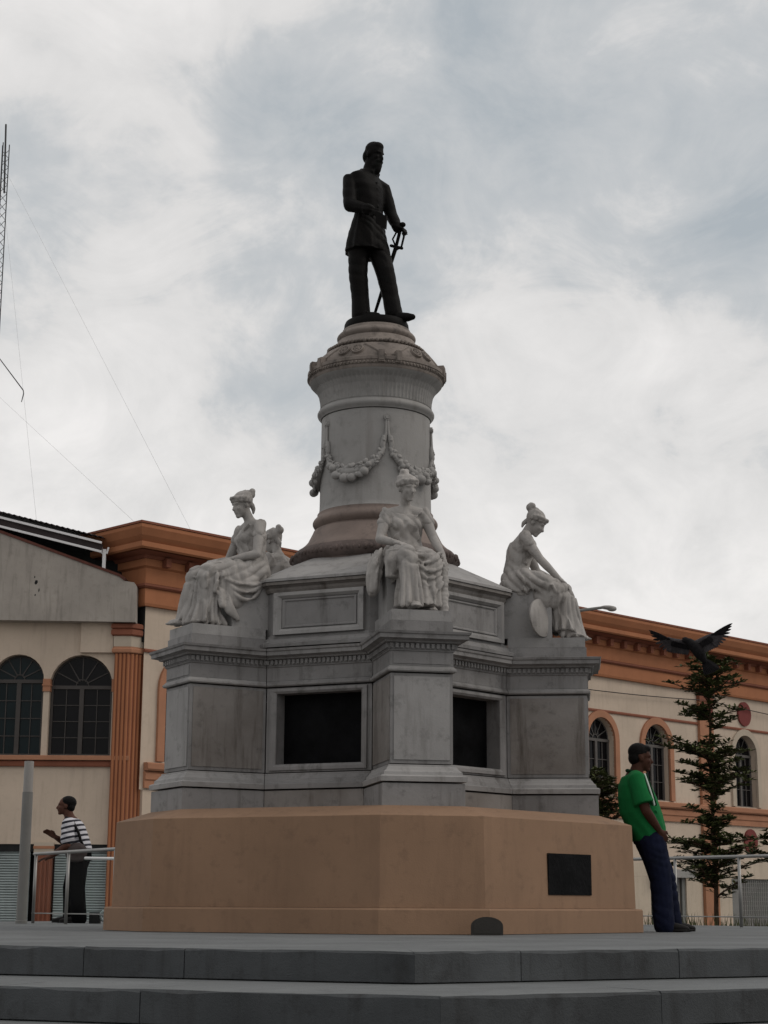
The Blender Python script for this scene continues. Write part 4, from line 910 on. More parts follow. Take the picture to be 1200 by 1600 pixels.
# left: facing left, both hands resting on the lap
def ex_left(d, root, J):
    # cloth falling from the lap over the front knee, and a big looped end at the near side
    d.loft([(V((0.14, 0.10, 0.60)), 0.10, 0.10, 5, 0.05, 0), (V((0.20, 0.12, 0.55)), 0.11, 0.10, 6, 0.06, 0.5), (V((0.25, 0.13, 0.45)), 0.085, 0.085, 6, 0.10, 1), (V((0.25, 0.14, 0.34)), 0.05, 0.065, 6, 0.12, 1.5)], 40)
    d.ell((-0.05, 0.20, 0.42), (0.22, 0.055, 0.15), (0, 0.12, 0)); d.ell((0.02, 0.20, 0.33), (0.12, 0.055, 0.18), (0, 0.35, 0))
    for i in range(3): swag(d, (0.16 - 0.03 * i, 0.22, 0.46 - 0.03 * i), (-0.30, 0.225, 0.45 - 0.01 * i), 0.06 + 0.05 * i, 0.018, 8, (0, 0.035, 0))
    for i in range(4): d.tube([(0.10 + 0.03 * i, 0.23, 0.32), (0.05 + 0.03 * i, 0.25, 0.18), (-0.02 + 0.03 * i, 0.245, 0.07 + 0.02 * i)], [0.016, 0.022, 0.018], 6)
    for i in range(4): d.tube([(0.22 + 0.02 * i, 0.17, 0.22), (0.12 + 0.05 * i, 0.19, 0.08), (0.08 + 0.06 * i, 0.20, 0.02)], [0.014, 0.020, 0.022], 6)
JL = dict(head=(-0.155, 0.0, 1.205), look=(0.10, 0.30, 0.0), neck=(-0.245, 0, 1.045), chest=(-0.262, 0, 0.915), waist=(-0.275, 0, 0.735), pelvis=(-0.27, 0, 0.585),
          sh_l=(-0.262, 0.165, 0.985), el_l=(-0.205, 0.245, 0.700), wr_l=(0.015, 0.130, 0.640), hd_l=(0.9, -0.30, -0.12), hn_l=(0.1, 0.1, 1), sh_r=(-0.235, -0.165, 0.985), el_r=(-0.13, -0.235, 0.700), wr_r=(0.07, -0.08, 0.650), hd_r=(0.7, 0.5, -0.1), hn_r=(0, 0, 1),
          kn_l=(0.215, 0.125, 0.495), an_l=(0.20, 0.125, 0.075), ft_l=(1, 0.05, 0), kn_r=(0.245, -0.115, 0.51), an_r=(0.345, -0.105, 0.075), ft_r=(1, -0.15, 0), bun=(-0.118, 0.0, 0.085), side_l=0.9, side_r=0.4)
seated_figure('seated marble woman facing left in profile, hands folded on her lap', pier_angle(1), JL, ex_left, seed=4)

# front: right hand on the lap, left arm down holding a hanging scroll
def ex_front(d, root, J):
    d.loft([(V((-0.20, -0.235, 0.62)), 0.10, 0.05, 5, 0.08, 0), (V((-0.14, -0.285, 0.52)), 0.13, 0.06, 7, 0.1, 0.4), (V((-0.08, -0.315, 0.38)), 0.13, 0.06, 7, 0.12, 0.8), (V((-0.06, -0.325, 0.24)), 0.09, 0.05, 7, 0.14, 1.4), (V((-0.06, -0.33, 0.19)), 0.05, 0.03, 7, 0.1, 1.6)], 44)
    for i in range(5): d.tube([(-0.02 - 0.04 * i, -0.26, 0.62 - 0.01 * i), (0.03 - 0.05 * i, -0.33, 0.45), (0.01 - 0.05 * i, -0.355, 0.22 + 0.02 * i)], [0.014, 0.020, 0.015], 6)
    d.loft([(V((0.12, -0.18, 0.57)), 0.10, 0.06, 5, 0.05, 0), (V((0.16, -0.20, 0.46)), 0.09, 0.065, 6, 0.09, 0.7), (V((0.16, -0.21, 0.32)), 0.05, 0.055, 6, 0.1, 1.2)], 40)
    for i in range(6): swag(d, (0.10 + 0.02 * i, -0.12 + 0.01 * i, 0.60 - 0.03 * i), (0.16 + 0.01 * i, 0.24, 0.56 - 0.055 * i), 0.05 + 0.028 * i, 0.019, 8, (0.05, 0, 0))
    for i in range(5): d.tube([(0.30, -0.14 + 0.03 * i, 0.48), (0.335, -0.14 + 0.036 * i, 0.28), (0.35, -0.15 + 0.045 * i, 0.05)], [0.010, 0.014, 0.017], 6)
    for i in range(5): swag(d, (0.27, -0.02, 0.44 - 0.05 * i), (0.20, 0.24 - 0.01 * i, 0.43 - 0.045 * i), 0.06 + 0.02 * i, 0.018, 8, (0.03, 0, 0))
    sc = MB(); rg = random.Random(5)
    for i in range(12):
        z = 0.46 - i * 0.04; sc.ell((0.13 + 0.012 * i * 0.6, 0.275 - 0.002 * i, z), (0.035, 0.045 + 0.006 * math.sin(i * 2), 0.032), (rg.uniform(-0.4, 0.4), 0.2, rg.uniform(-0.5, 0.5)), n=9, mth=6)
    sc.tube([(0.11, 0.275, 0.50), (0.14, 0.272, 0.25), (0.20, 0.262, 0.02)], [0.03, 0.036, 0.032], 10)
    blob('hanging_garland', sc, 'statue_marble', root, 0.010, 1)
JF = dict(head=(-0.145, 0.0, 1.205), look=(0.30, 0.24, 0.05), neck=(-0.235, 0.0, 1.04), chest=(-0.245, 0, 0.905), waist=(-0.26, 0, 0.725), pelvis=(-0.25, 0, 0.58),
          sh_l=(-0.23, 0.175, 0.985), el_l=(-0.14, 0.245, 0.745), wr_l=(0.05, 0.285, 0.555), hd_l=(0.55, 0.05, -0.75), hn_l=(0.3, 1, 0.2), curl_l=1.0, sh_r=(-0.225, -0.175, 0.965), el_r=(-0.13, -0.255, 0.720), wr_r=(0.045, -0.145, 0.660), hd_r=(0.72, 0.45, -0.22), hn_r=(0.2, 0, 1),
          kn_l=(0.165, 0.155, 0.47), an_l=(0.10, 0.115, 0.075), ft_l=(1, 0.25, 0), kn_r=(0.235, -0.085, 0.515), an_r=(0.285, -0.055, 0.075), ft_r=(1, 0.15, 0), bun=(-0.060, -0.01, 0.125), side_l=0.5, side_r=0.5, hem=0.09)
seated_figure('seated marble woman facing the viewer on the front pier', pier_angle(0), JF, ex_front, seed=7, fold_seed=9)

# right: facing right, head bowed, arm stretched to the knee, round shield by the seat
def ex_right(d, root, J):
    d.tube([(-0.14, -0.20, 0.60), (0.02, -0.225, 0.54), (0.13, -0.20, 0.50)], [0.085, 0.098, 0.075], 14)
    for i in range(5): d.tube([(-0.16 + 0.065 * i, -0.13, 0.68 - 0.03 * i), (-0.15 + 0.07 * i, -0.30, 0.58 - 0.02 * i), (-0.12 + 0.07 * i, -0.26, 0.43)], [0.010, 0.015, 0.010], 6)
    d.ell((0.10, -0.20, 0.42), (0.16, 0.07, 0.14)); d.ell((0.20, -0.13, 0.28), (0.10, 0.08, 0.22))
    for i in range(4): swag(d, (-0.34, -0.20, 0.50 + 0.02 * i), (-0.08, -0.245, 0.47 + 0.02 * i), 0.02, 0.018)
    for i in range(7): d.tube([(0.21 + 0.012 * i, -0.17 + 0.03 * i, 0.46), (0.24 + 0.018 * i, -0.17 + 0.035 * i, 0.26), (0.22 + 0.036 * i, -0.18 + 0.04 * i, 0.03)], [0.010, 0.016, 0.020], 6)
    d.loft([(V((0.28, -0.05, 0.42)), 0.07, 0.10, 7, 0.05, 0), (V((0.31, -0.03, 0.2)), 0.085, 0.12, 8, 0.1, 0.5), (V((0.345, -0.02, 0.02)), 0.105, 0.14, 8, 0.12, 1)], 48)
    sh = MB(); sh.lathe([(0.005, 0.03), (0.09, 0.026), (0.165, 0.012), (0.182, 0.004), (0.182, -0.012), (0.17, -0.02), (0.005, -0.02)], 40)
    o = sh.build('shield', 'statue_marble', root, True); o.location = (0.02, -0.270, 0.188); o.rotation_euler = Euler((math.radians(86), math.radians(-20), math.radians(58)), 'XYZ')
JR = dict(head=(-0.030, -0.01, 1.165), look=(-0.10, 0.62, 0.0), neck=(-0.135, 0, 1.035), chest=(-0.175, 0, 0.905), waist=(-0.215, 0, 0.725), pelvis=(-0.215, 0, 0.58),
          sh_r=(-0.125, -0.165, 0.985), el_r=(0.015, -0.185, 0.775), wr_r=(0.195, -0.135, 0.585), hd_r=(0.75, 0.05, -0.55), hn_r=(0.5, 0, 0.8), curl_r=0.5, sh_l=(-0.14, 0.165, 0.975), el_l=(-0.02, 0.235, 0.72), wr_l=(0.15, 0.12, 0.62), hd_l=(0.9, -0.3, -0.2), hn_l=(0, 0, 1),
          kn_r=(0.20, -0.12, 0.485), an_r=(0.24, -0.12, 0.075), ft_r=(1, -0.05, 0), kn_l=(0.235, 0.10, 0.50), an_l=(0.31, 0.09, 0.075), ft_l=(1, 0.1, 0), bun=(-0.125, 0.0, 0.105), side_l=0.4, side_r=0.5, hem=0.10)
seated_figure('seated marble woman facing right with bowed head and a round shield', pier_angle(-1), JR, ex_right, block=(-0.345, 0.12, 0.22, 0.45), seed=9, fold_seed=14)
# rear left: only her back and hair show behind the left one
seated_figure('marble figure seen from behind, half hidden by the left seated woman', pier_angle(2), JL, None, seed=5, fold_seed=21)

# ------------------------------------------------------------------ bronze officer on top
br = empty('bronze_statue', (0.0, 0.0, 5.876)); tag(br, 'dark bronze statue of a standing bearded officer in a frock coat on the column', 'statue')
MB().lathe([(0.10, 0.0), (0.325, 0.0), (0.33, 0.02), (0.325, 0.06), (0.315, 0.085), (0.05, 0.085)], 48).build('statue_base', 'bronze', br, True)
BZ = lambda z: z - 5.876
b = MB(); fy = math.radians(-40)
T, e = head_form(b, (-0.035, -0.02, BZ(7.79)), fy, 0.28, 0.0, 1.12, beard=True)
b.tube([(-0.085, 0.0, BZ(7.56)), (-0.075, -0.005, BZ(7.66)), (-0.05, -0.015, BZ(7.74))], [0.085, 0.072, 0.068], 12)
b.ell(T((-0.020, 0, 0.055)), (0.100, 0.088, 0.088), e); b.ell(T((-0.06, 0, -0.01)), (0.060, 0.082, 0.085), e); b.ell(T((0.022, 0.0, 0.085)), (0.062, 0.066, 0.050), e)
RS, LS = V((-0.285, -0.10, BZ(7.475))), V((0.065, 0.12, BZ(7.475)))
RE, RH = V((-0.275, -0.20, BZ(7.165))), V((-0.075, -0.33, BZ(7.065))); LE, LH = V((0.145, 0.11, BZ(7.19))), V((0.215, -0.02, BZ(6.99)))
b.tube([(-0.16, -0.05, BZ(7.50)), RS, RS.lerp(RE, 0.5), RE], [0.08, 0.082, 0.076, 0.070], 14); b.tube([RE, RE.lerp(RH, 0.5), RH], [0.070, 0.062, 0.046], 14)
b.tube([(-0.03, 0.06, BZ(7.50)), LS, LS.lerp(LE, 0.5), LE], [0.08, 0.078, 0.072, 0.064], 14); b.tube([LE, LE.lerp(LH, 0.5), LH], [0.064, 0.060, 0.046], 14)
b.tube([RH - (RH - RE).normalized() * 0.04, RH - (RH - RE).normalized() * 0.01], [0.060, 0.058], 14); b.tube([LH - (LH - LE).normalized() * 0.04, LH - (LH - LE).normalized() * 0.01], [0.058, 0.056], 14)
hand_form(b, RH, (0.8, -0.3, -0.45), (0, -1, 0.3), 1.0, 1.1, -1); hand_form(b, LH, (0.7, -0.5, -0.35), (0.4, -0.2, 0.9), 1.0, 1.3, 1)
E_z = (0, 0, fy)
b.loft([((-0.115, 0.0, BZ(7.60)), 0.08, 0.12, 5, 0, 0, E_z), ((-0.115, 0.0, BZ(7.55)), 0.11, 0.21, 5, 0, 0, E_z), ((-0.105, -0.005, BZ(7.42)), 0.145, 0.215, 5, 0.01, 0, E_z), ((-0.09, -0.01, BZ(7.28)), 0.14, 0.185, 7, 0.012, 0, E_z), ((-0.085, -0.01, BZ(7.15)), 0.125, 0.165, 9, 0.012, 0, E_z),
        ((-0.095, 0.0, BZ(7.00)), 0.155, 0.20, 9, 0.02, 0.3, E_z), ((-0.105, 0.005, BZ(6.85)), 0.185, 0.225, 9, 0.035, 0.6, E_z), ((-0.105, 0.01, BZ(6.72)), 0.205, 0.240, 9, 0.05, 0.9, E_z)], 56)
for i in range(7): z = 7.52 - i * 0.065; b.ell((-0.005 + 0.01 * i * 0.3, -0.112 + 0.002 * i, BZ(z)), (0.010, 0.010, 0.010), n=8, mth=6)
b.tube([(-0.16, -0.06, BZ(7.60)), (-0.06, -0.09, BZ(7.585)), (0.0, 0.03, BZ(7.60))], 0.030, 8)
b.tube([(-0.185, -0.04, BZ(6.90)), (-0.19, -0.055, BZ(6.48)), (-0.165, -0.045, BZ(6.22)), (-0.155, -0.05, BZ(6.03))], [0.115, 0.098, 0.090, 0.098], 16)
b.tube([(-0.02, 0.04, BZ(6.90)), (0.085, -0.06, BZ(6.50)), (0.145, -0.06, BZ(6.22)), (0.175, -0.07, BZ(6.05))], [0.118, 0.098, 0.086, 0.090], 16)
for A_, d_ in (((-0.14, -0.07, BZ(6.0)), (0.75, -0.65)), ((0.18, -0.085, BZ(6.0)), (0.90, -0.42))):
    A_ = V(A_); d3 = V((d_[0], d_[1], 0)).normalized()
    b.tube([A_ - d3 * 0.05 + V((0, 0, -0.002)), A_ + d3 * 0.06 + V((0, 0, 0.0)), A_ + d3 * 0.15 + V((0, 0, -0.012)), A_ + d3 * 0.20 + V((0, 0, -0.016))], [0.052, 0.054, 0.046, 0.032], 12)
wrinkle(blob('body', b, 'bronze', br, 0.0095, 2, 0.4), 0.007, 34, 5, zmax=BZ(7.60))
sw = MB(); hx = V((0.245, -0.045, BZ(7.00))); gx_ = V((0.195, 0.015, BZ(6.80))); tip = V((-0.055, 0.20, BZ(6.02)))
sw.tube([hx, gx_], [0.020, 0.017], 8); sw.ell(hx + V((0.015, 0, 0.02)), (0.034, 0.03, 0.028)); sw.tube([gx_ + V((-0.05, 0, 0.015)), gx_ + V((0.06, 0, -0.012))], 0.016, 8)
sw.tube([hx + V((0.015, 0, 0)), V((0.275, -0.02, BZ(6.90))), V((0.250, 0.01, BZ(6.80))), gx_ + V((0.0, 0, -0.03))], 0.012, 8); sw.tube([hx + V((-0.02, 0, -0.01)), V((0.16, 0.0, BZ(6.88))), gx_], 0.010, 8)
sw.tube([gx_, gx_.lerp(tip, 0.5), tip], [0.022, 0.020, 0.014], 10)
sw.build('sword', 'bronze', br, 'all')
pa = RH + V((0.06, -0.04, -0.03)); MB().add([pa, pa + V((0.11, -0.01, -0.06)), pa + V((0.10, -0.01, -0.20)), pa + V((0.0, 0.0, -0.13))] + [p + V((0.01, 0.02, 0)) for p in (pa, pa + V((0.11, -0.01, -0.06)), pa + V((0.10, -0.01, -0.20)), pa + V((0.0, 0.0, -0.13)))],
    [(0, 1, 2, 3), (7, 6, 5, 4), (0, 4, 5, 1), (1, 5, 6, 2), (2, 6, 7, 3), (3, 7, 4, 0)]).build('document', 'bronze', br)

# ------------------------------------------------------------------ man in green leaning on the base
def shoe(mb, A, d, s=1.0):
    A = V(A); d = V((d[0], d[1], 0)).normalized(); z0 = A.z
    mb.tube([A - d * 0.05 + V((0, 0, 0.035)), A + d * 0.05 + V((0, 0, 0.045)), A + d * 0.15 + V((0, 0, 0.032)), A + d * 0.20 + V((0, 0, 0.026))], [0.036 * s, 0.044 * s, 0.036 * s, 0.024 * s], 10)
    mb.tube([A + V((0, 0, 0.05)), A + V((0, 0, 0.11))], [0.045 * s, 0.042 * s], 10)
    sd = V((-d.y, d.x, 0)); c = A + d * 0.075
    mb.prism([tuple((c + d * a * 0.15 + sd * w * 0.043).to_2d()) for a, w in ((-0.95, -0.6), (-0.95, 0.6), (0.2, 1), (0.85, 0.7), (1, 0), (0.85, -0.7), (0.2, -1))], z0 + 0.001, z0 + 0.022)
gmn = empty('person', (2.62, -0.12, 0.0)); tag(gmn, 'man in green shirt and dark jeans leaning back against the ochre base', 'person')
b = MB()
T, e = head_form(b, (-0.085, 0.0, 1.600), 0.05, 0.10, 0.0, 1.05)
b.tube([(-0.150, 0, 1.40), (-0.130, 0, 1.47), (-0.105, 0, 1.54)], [0.075, 0.064, 0.060], 12)
for q in (-1, 1):
    S, E_, H = V((-0.150, q * 0.185, 1.385)), V((-0.085, q * 0.255, 1.095)), V((0.045, q * 0.185, 0.915))
    b.tube([V((-0.15, q * 0.06, 1.40)), S, S.lerp(E_, 0.5), E_], [0.06, 0.062, 0.056, 0.047], 12); b.tube([E_, E_.lerp(H, 0.35), H], [0.047, 0.046, 0.030], 12)
    hand_form(b, H, (0.50, -q * 0.25, -0.8), (0.2, q * 1.0, 0.1), 1.0, 0.6, -q)
b.tube([(-0.145, 0, 1.40), (-0.13, 0, 1.1), (-0.04, 0, 0.9)], [0.10, 0.11, 0.11], 14)
blob('body', b, 'skin_dark', gmn, 0.0095, 2, 0.4)
h = MB(); h.ell(T((-0.022, 0, 0.055)), (0.104, 0.086, 0.088), e); h.ell(T((-0.05, 0, 0.0)), (0.066, 0.080, 0.075), e); h.ell(T((0.045, 0, 0.092)), (0.045, 0.066, 0.034), e)
blob('hair', h, 'hair_black', gmn, 0.009, 1)
d = MB()
d.loft([((-0.148, 0, 1.445), 0.070, 0.10, 5, 0, 0), ((-0.152, 0, 1.42), 0.118, 0.185, 5, 0, 0), ((-0.145, 0, 1.34), 0.155, 0.215, 5, 0.01, 0), ((-0.125, 0, 1.22), 0.185, 0.220, 6, 0.012, 0.4), ((-0.095, 0, 1.08), 0.200, 0.218, 6, 0.018, 0.8), ((-0.055, 0, 0.96), 0.185, 0.215, 7, 0.024, 1.2), ((-0.030, 0, 0.86), 0.165, 0.206, 8, 0.03, 1.6), ((-0.025, 0, 0.82), 0.155, 0.195, 8, 0.03, 1.7)], 48)
for q in (-1, 1):
    S, E_ = V((-0.150, q * 0.185, 1.385)), V((-0.085, q * 0.255, 1.095)); d.tube([V((-0.15, q * 0.08, 1.40)), S, S.lerp(E_, 0.40), S.lerp(E_, 0.80)], [0.085, 0.088, 0.092, 0.100], 16, round_end=False)
for i in range(7): swag(d, (0.02 - 0.02 * i, -0.20, 1.10 - 0.045 * i), (0.09, -0.02 + 0.02 * i, 1.02 - 0.035 * i), 0.02, 0.010)
so = wrinkle(blob('shirt', d, 'green_shirt', gmn, 0.010, 2), 0.013, 26, 3)
c_ = MB(); c_.tube([(-0.142 + 0.075 * math.cos(t), 0.085 * math.sin(t), 1.455 - 0.03 * math.cos(t)) for t in [k * 2 * PI / 18 for k in range(19)]], 0.015, 8); c_.build('collar', 'shirt_trim', gmn, 'all')
for (dx_, mt__) in ((0.0, 'shirt_trim'), (0.024, 'shirt_white'), (0.046, 'shirt_trim')):
    st = MB(); P = []
    for i in range(8):
        f = i / 7; P.append(V((-0.100 + dx_ * 0.8 + 0.07 * f, -0.215 - 0.055 * math.sin(f * PI * 0.62) - 0.022 * f + dx_ * 0.7, 1.435 - 0.285 * f)))
    st.tube(P, 0.011, 6); st.build('sleeve_stripe', mt__, gmn, 'all')
j = MB()
j.loft([((-0.035, 0, 0.90), 0.145, 0.178, 5, 0, 0), ((-0.02, 0, 0.80), 0.150, 0.182, 5, 0.01, 0)], 40)
for q, K_, A_ in ((-1, (0.055, -0.105, 0.47), (0.075, -0.125, 0.055)), (1, (0.125, 0.095, 0.48), (0.185, 0.105, 0.055))):
    hip = V((-0.015, q * 0.09, 0.83)); K_, A_ = V(K_), V(A_); j.tube([hip, hip.lerp(K_, 0.5), K_], [0.135, 0.125, 0.105], 14); j.tube([K_, K_.lerp(A_, 0.5), A_], [0.105, 0.100, 0.098], 14)
    for i in range(4): f = 0.55 + 0.15 * i; p = K_.lerp(A_, f - 0.4); j.tube([p + V((-0.08, -0.03, 0.01)), p + V((0.0, -0.085, 0)), p + V((0.08, -0.02, 0.015))], 0.010, 6)
wrinkle(blob('jeans', j, 'jeans', gmn, 0.010, 2), 0.012, 30, 4)
for A_, d_ in (((0.075, -0.125, 0.0), (1, -0.1)), ((0.185, 0.105, 0.0), (1, 0.12))): s_b = MB(); shoe(s_b, A_, d_, 1.08); s_b.build('shoe', 'black_leather', gmn, 'all')

# ------------------------------------------------------------------ man in striped shirt at the railing (faces left)
smn = empty('person', (-3.72, 4.95, 0.0)); smn.scale = (1.04, 1.1, 0.955); tag(smn, 'man in striped shirt with shoulder bag bending over the steel railing', 'person')
b = MB()
T, e = head_form(b, (-0.065, 0.0, 1.465), PI + 0.05, 0.0, 0.0, 0.98)
b.tube([(0.0, 0, 1.26), (-0.02, 0, 1.33), (-0.045, 0, 1.40)], [0.075, 0.060, 0.056], 12)
arms = {-1: (V((0.0, -0.175, 1.23)), V((0.015, -0.235, 0.955)), V((-0.185, -0.20, 0.815)), (-0.9, 0.05, -0.25), (0, 0, 1)), 1: (V((-0.05, 0.165, 1.22)), V((-0.08, 0.21, 1.0)), V((-0.185, 0.04, 1.075)), (-0.75, -0.1, 0.55), (0.3, 0.9, 0.5))}
for q, (S, E_, H, hd, hn) in arms.items():
    b.tube([V((0.0, q * 0.05, 1.26)), S, S.lerp(E_, 0.5), E_], [0.06, 0.06, 0.054, 0.046], 12); b.tube([E_, E_.lerp(H, 0.35), H], [0.046, 0.044, 0.029], 12); hand_form(b, H, hd, hn, 1.0, 0.35, q)
b.tube([(0.0, 0, 1.25), (0.07, 0, 1.05), (0.11, 0, 0.85)], [0.10, 0.11, 0.11], 14)
blob('body', b, 'skin_brown', smn, 0.0095, 2, 0.4)
h = MB(); h.ell(T((-0.028, 0, 0.045)), (0.098, 0.082, 0.088), e); h.ell(T((-0.055, 0, -0.01)), (0.055, 0.076, 0.07), e)
blob('hair', h, 'hair_black', smn, 0.009, 1)
d = MB(); ty = (0, -0.27, 0)
d.loft([((-0.02, 0, 1.305), 0.065, 0.09, 5, 0, 0, ty), ((0.0, 0, 1.275), 0.105, 0.165, 5, 0, 0, ty), ((0.03, 0, 1.20), 0.130, 0.192, 5, 0.01, 0, ty), ((0.065, 0, 1.09), 0.138, 0.188, 6, 0.012, 0, ty), ((0.095, 0, 0.99), 0.142, 0.188, 6, 0.018, 0, ty), ((0.115, 0, 0.90), 0.148, 0.190, 7, 0.02, 0, (0, -0.2, 0))], 44)
for q, (S, E_, H, hd, hn) in arms.items(): d.tube([V((0.0, q * 0.07, 1.255)), S, S.lerp(E_, 0.55), S.lerp(E_, 0.72)], [0.07, 0.078, 0.080, 0.082], 14)
wrinkle(blob('shirt', d, 'striped_knit', smn, 0.010, 2), 0.012, 26, 6)
k_ = MB(); k_.tube([(-0.035, -0.11, 1.315), (0.05, -0.165, 1.27), (0.13, -0.19, 1.12), (0.16, -0.185, 1.02), (0.20, -0.16, 0.93)], 0.016, 8); k_.build('bag_strap', 'black_leather', smn, 'all')
g = MB(); g.ell((0.12, -0.225, 0.87), (0.135, 0.055, 0.125), (0, -0.35, 0)); g.box(0.03, 0.20, -0.27, -0.18, 0.76, 0.94); blob('shoulder_bag', g, 'bag_grey', smn, 0.012, 3)
j = MB(); j.loft([((0.115, 0, 0.90), 0.140, 0.172, 5, 0, 0), ((0.12, 0, 0.78), 0.145, 0.175, 5, 0.01, 0)], 40)
for q, K_, A_ in ((-1, (0.125, -0.10, 0.44), (0.165, -0.11, 0.05)), (1, (0.015, 0.09, 0.45), (0.03, 0.10, 0.05))):
    hip = V((0.115, q * 0.085, 0.80)); K_, A_ = V(K_), V(A_); j.tube([hip, hip.lerp(K_, 0.5), K_], [0.122, 0.112, 0.092], 14); j.tube([K_, K_.lerp(A_, 0.5), A_], [0.092, 0.090, 0.092], 14)
wrinkle(blob('trousers', j, 'black_cloth', smn, 0.010, 2), 0.012, 26, 8)
for A_, d_ in (((0.165, -0.11, 0.0), (-1, -0.1)), ((0.03, 0.10, 0.0), (-1, 0.05))): s_b = MB(); shoe(s_b, A_, d_, 1.0); s_b.build('shoe', 'black_leather', smn, 'all')

# ------------------------------------------------------------------ street furniture on the platform
def railing(name, label, P, posts, zt=0.80, lower=None):
    root = empty(name, (P[0][0], P[0][1], 0.0)); tag(root, label, 'railing'); o0 = V((P[0][0], P[0][1], 0))
    pts = [V((*p, zt)) - o0 for p in P]; MB().tube(pts, 0.020, 10).build('handrail', 'steel', root, 'all')
    MB().tube([p - V((0, 0, zt - 0.115)) for p in pts], 0.007, 6).build('bottom_rail', 'steel', root, 'all')
    for f in posts:
        L_ = f * (len(pts) - 1); i = min(int(L_), len(pts) - 2); p = pts[i].lerp(pts[i + 1], L_ - i)
        pm_ = MB().tube([(p.x, p.y, 0.0), (p.x, p.y, zt - 0.01)], 0.019, 10, round_end=False); pm_.lathe([(0.05, 0.0), (0.05, 0.012), (0.02, 0.014)], 16) if False else None
        pm_.build('post', 'steel', root, 'all')
    for f0, f1 in zip(posts[:-1], posts[1:]):
        q = []
        for f in (f0 + 0.02, f1 - 0.02):
            L_ = f * (len(pts) - 1); i = min(int(L_), len(pts) - 2); q.append(pts[i].lerp(pts[i + 1], L_ - i))
        dn = (q[1] - q[0]).normalized(); nn_ = V((-dn.y, dn.x, 0)) * 0.005
        MB().prism([(q[0] + nn_).to_2d(), (q[1] + nn_).to_2d(), (q[1] - nn_).to_2d(), (q[0] - nn_).to_2d()], 0.12, zt - 0.05).build('glass_panel', 'rail_glass', root)
    return root
railing('railing', 'steel and glass railing the striped man leans on, left of the base', [(-4.02, 4.30), (-2.75, 2.25)], [0.02, 0.44, 0.99])
railing('railing', 'steel and glass railing behind the leaning man, right of the base', [(3.05, 5.45), (4.55, 3.45), (5.6, 2.0)], [0.01, 0.20, 0.402, 0.60, 0.80, 0.99])
MB_ = MB().tube([(-3.30, 3.6, 0.735), (-2.6, 3.45, 0.725)], 0.018, 8)
o = MB_.build('grab_bar', 'white_metal', None, 'all'); tag(o, 'short bright metal bar just behind the left railing, next to the base', 'bar')
bp = empty('light_post', (-4.06, 3.9, 0)); tag(bp, 'plain grey round post standing at the left end of the railing', 'post')
MB().tube([(0, 0, 0), (0, 0, 1.50)], 0.062, 20, round_end=False).build('post_shaft', 'grey_paint', bp, True)
MB().tube([(0, 0, 1.502), (0, 0, 1.86)], 0.055, 20, round_end=False).build('post_top', 'grey_paint_light', bp, True)
MB().lathe([(0.02, 0.0), (0.07, 0.0), (0.07, 0.03), (0.062, 0.036)], 20).build('post_foot', 'grey_paint', bp, True)
fl = empty('floor_light', (0.90, -2.64, 0.0)); tag(fl, 'small dark round-topped floor light housing in front of the base', 'floor light')
pr = [(-0.125, 0.0), (0.125, 0.0), (0.125, 0.07)] + [(0.125 * math.cos(t), 0.07 + 0.07 * math.sin(t)) for t in [PI * k / 12 for k in range(1, 12)]] + [(-0.125, 0.07)]
MB().xz_prism(pr, -0.05, 0.03).build('housing', 'housing_grey', fl, True)
MB().xz_prism([(x * 0.86, 0.012 + z * 0.86) for x, z in pr], -0.054, -0.04).build('front_plate', 'housing_grey', fl)
f2 = empty('floor_light', (-3.22, 4.2, 0.0)); tag(f2, 'small floor light with pale ring beside the left end of the base', 'floor light')
MB().box(-0.10, 0.02, -0.05, 0.08, 0.0, 0.13).build('housing', 'dark_void', f2)
o = MB().tube([(0.10 + 0.075 * math.cos(t), -0.02 - 0.03 * math.sin(t), 0.085 + 0.06 * math.sin(t)) for t in [0.6 + k * 5.0 / 16 for k in range(17)]], 0.018, 8).build('ring', 'shutter_metal', f2, 'all')

